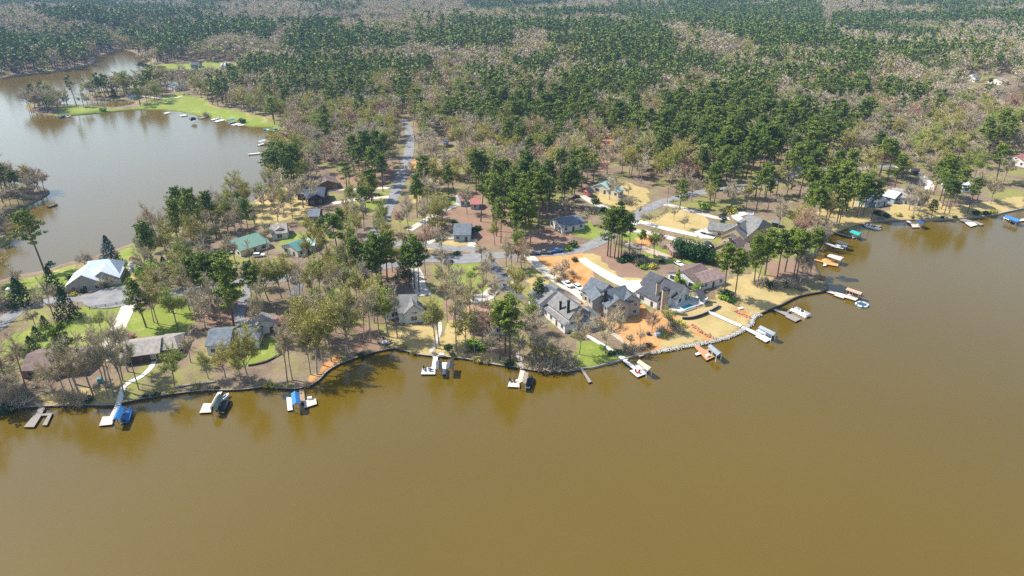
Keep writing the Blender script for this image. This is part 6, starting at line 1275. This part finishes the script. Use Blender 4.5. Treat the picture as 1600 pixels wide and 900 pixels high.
        for j in order[:12]:
            lm = LMP[j]; d = np.hypot(*(A_-lm).T); mine = math.hypot(x-lm[0], y-lm[1]); rk = int((d < mine-1e-6).sum())
            lab = f"{'tall ' if h and h > 21 else 'small ' if h and h < 9 and 'small' not in desc and 'low' not in desc else ''}{desc}, {ordinal(rk)} nearest to the {LMN[j]}" if rk else f"{desc} nearest of its kind to the {LMN[j]}"
            if lab not in seen and len(lab.replace('-', ' ').split()) <= 16: break
        seen.add(lab); tag(o, lab, cat_, {'pine_tree': 'pines', 'bare_tree': 'bare hardwoods'}.get(nm, cat_+'s')+' along the lake')
    # the woods that nobody could count: points that carry instances
    rest = ~solo
    src = bpy.data.collections.new('wood_sources')
    for ti, (lo, hi, lod) in enumerate([(0, 620, 1), (620, 9999, 2)]):
        for k in range(6):
            q = np.where(rest & (kd == k) & (P[:,1] >= lo) & (P[:,1] < hi))[0]
            if not len(q): continue
            meshes = LOD[lod][KINDS_LOD[k]]; col = bpy.data.collections.new('wood_source')
            for m_ in meshes: so = bpy.data.objects.new('source_tree', m_); col.objects.link(so)
            nm = {0: 'pine_forest', 1: 'bare_woodland', 2: 'leafing_woodland', 3: 'budding_woodland', 4: 'red_budding_woodland', 5: 'golden_woodland'}[k]
            me = bpy.data.meshes.new(nm); me.vertices.add(len(q)); me.vertices.foreach_set('co', np.c_[P[q], Z[q]-.1].astype(np.float32).ravel())
            base = 19.0 if k else 20.5; sc = hgt[q]/base*np.where(tier[q] == 2, 1.25, np.where(tier[q] == 1, 1.08, 1.0)); wd = np.where(tier[q] == 2, 2.0, np.where(tier[q] == 1, 1.65, 1.4))*RNG.uniform(.8,1.2,len(q))*(1 if k else .86)
            a_ = me.attributes.new('tree_scale', 'FLOAT_VECTOR', 'POINT'); a_.data.foreach_set('vector', np.c_[wd*sc**.6, wd*sc**.6, sc].astype(np.float32).ravel())
            a_ = me.attributes.new('tree_turn', 'FLOAT_VECTOR', 'POINT'); a_.data.foreach_set('vector', np.c_[RNG.normal(0,.02,(len(q),2)), RNG.uniform(0,6.28,len(q))].astype(np.float32).ravel())
            a_ = me.attributes.new('tree_pick', 'INT', 'POINT'); a_.data.foreach_set('value', RNG.integers(0, len(meshes), len(q)).astype(np.int32))
            o = link(nm, me); o['kind'] = 'stuff'
            g = bpy.data.node_groups.new('scatter_trees', 'GeometryNodeTree'); g.interface.new_socket('Geometry', in_out='INPUT', socket_type='NodeSocketGeometry'); g.interface.new_socket('Geometry', in_out='OUTPUT', socket_type='NodeSocketGeometry')
            N = g.nodes; gi, go = N.new('NodeGroupInput'), N.new('NodeGroupOutput'); ip = N.new('GeometryNodeInstanceOnPoints'); ci = N.new('GeometryNodeCollectionInfo')
            ci.inputs['Collection'].default_value = col; ci.inputs['Separate Children'].default_value = True; ci.inputs['Reset Children'].default_value = True
            def na(name, ty): a = N.new('GeometryNodeInputNamedAttribute'); a.data_type = ty; a.inputs['Name'].default_value = name; return a.outputs['Attribute']
            lk = g.links.new; lk(gi.outputs[0], ip.inputs['Points']); lk(ci.outputs[0], ip.inputs['Instance']); ip.inputs['Pick Instance'].default_value = True
            lk(na('tree_pick', 'INT'), ip.inputs['Instance Index']); lk(na('tree_turn', 'FLOAT_VECTOR'), ip.inputs['Rotation']); lk(na('tree_scale', 'FLOAT_VECTOR'), ip.inputs['Scale']); lk(ip.outputs[0], go.inputs[0])
            md = o.modifiers.new('scatter', 'NODES'); md.node_group = g
    print('trees', len(trees), 'woods', int(rest.sum()))
build_trees()

def build_haze():
    mb = MB(); mb.box(-9700, 9700, -9700, 9700, -3, 140)
    m = bpy.data.materials.new('haze'); m.use_nodes = True; n, l = m.node_tree.nodes, m.node_tree.links
    n.remove(n['Principled BSDF']); v = n.new('ShaderNodeVolumePrincipled'); v.inputs['Color'].default_value = (.36,.58,1.0,1); v.inputs['Density'].default_value = HAZE; v.inputs['Anisotropy'].default_value = .2
    l.new(v.outputs[0], n['Material Output'].inputs['Volume'])
    o = mb.build('haze', m); o['kind'] = 'stuff'
HAZE = 0.000085
build_haze()
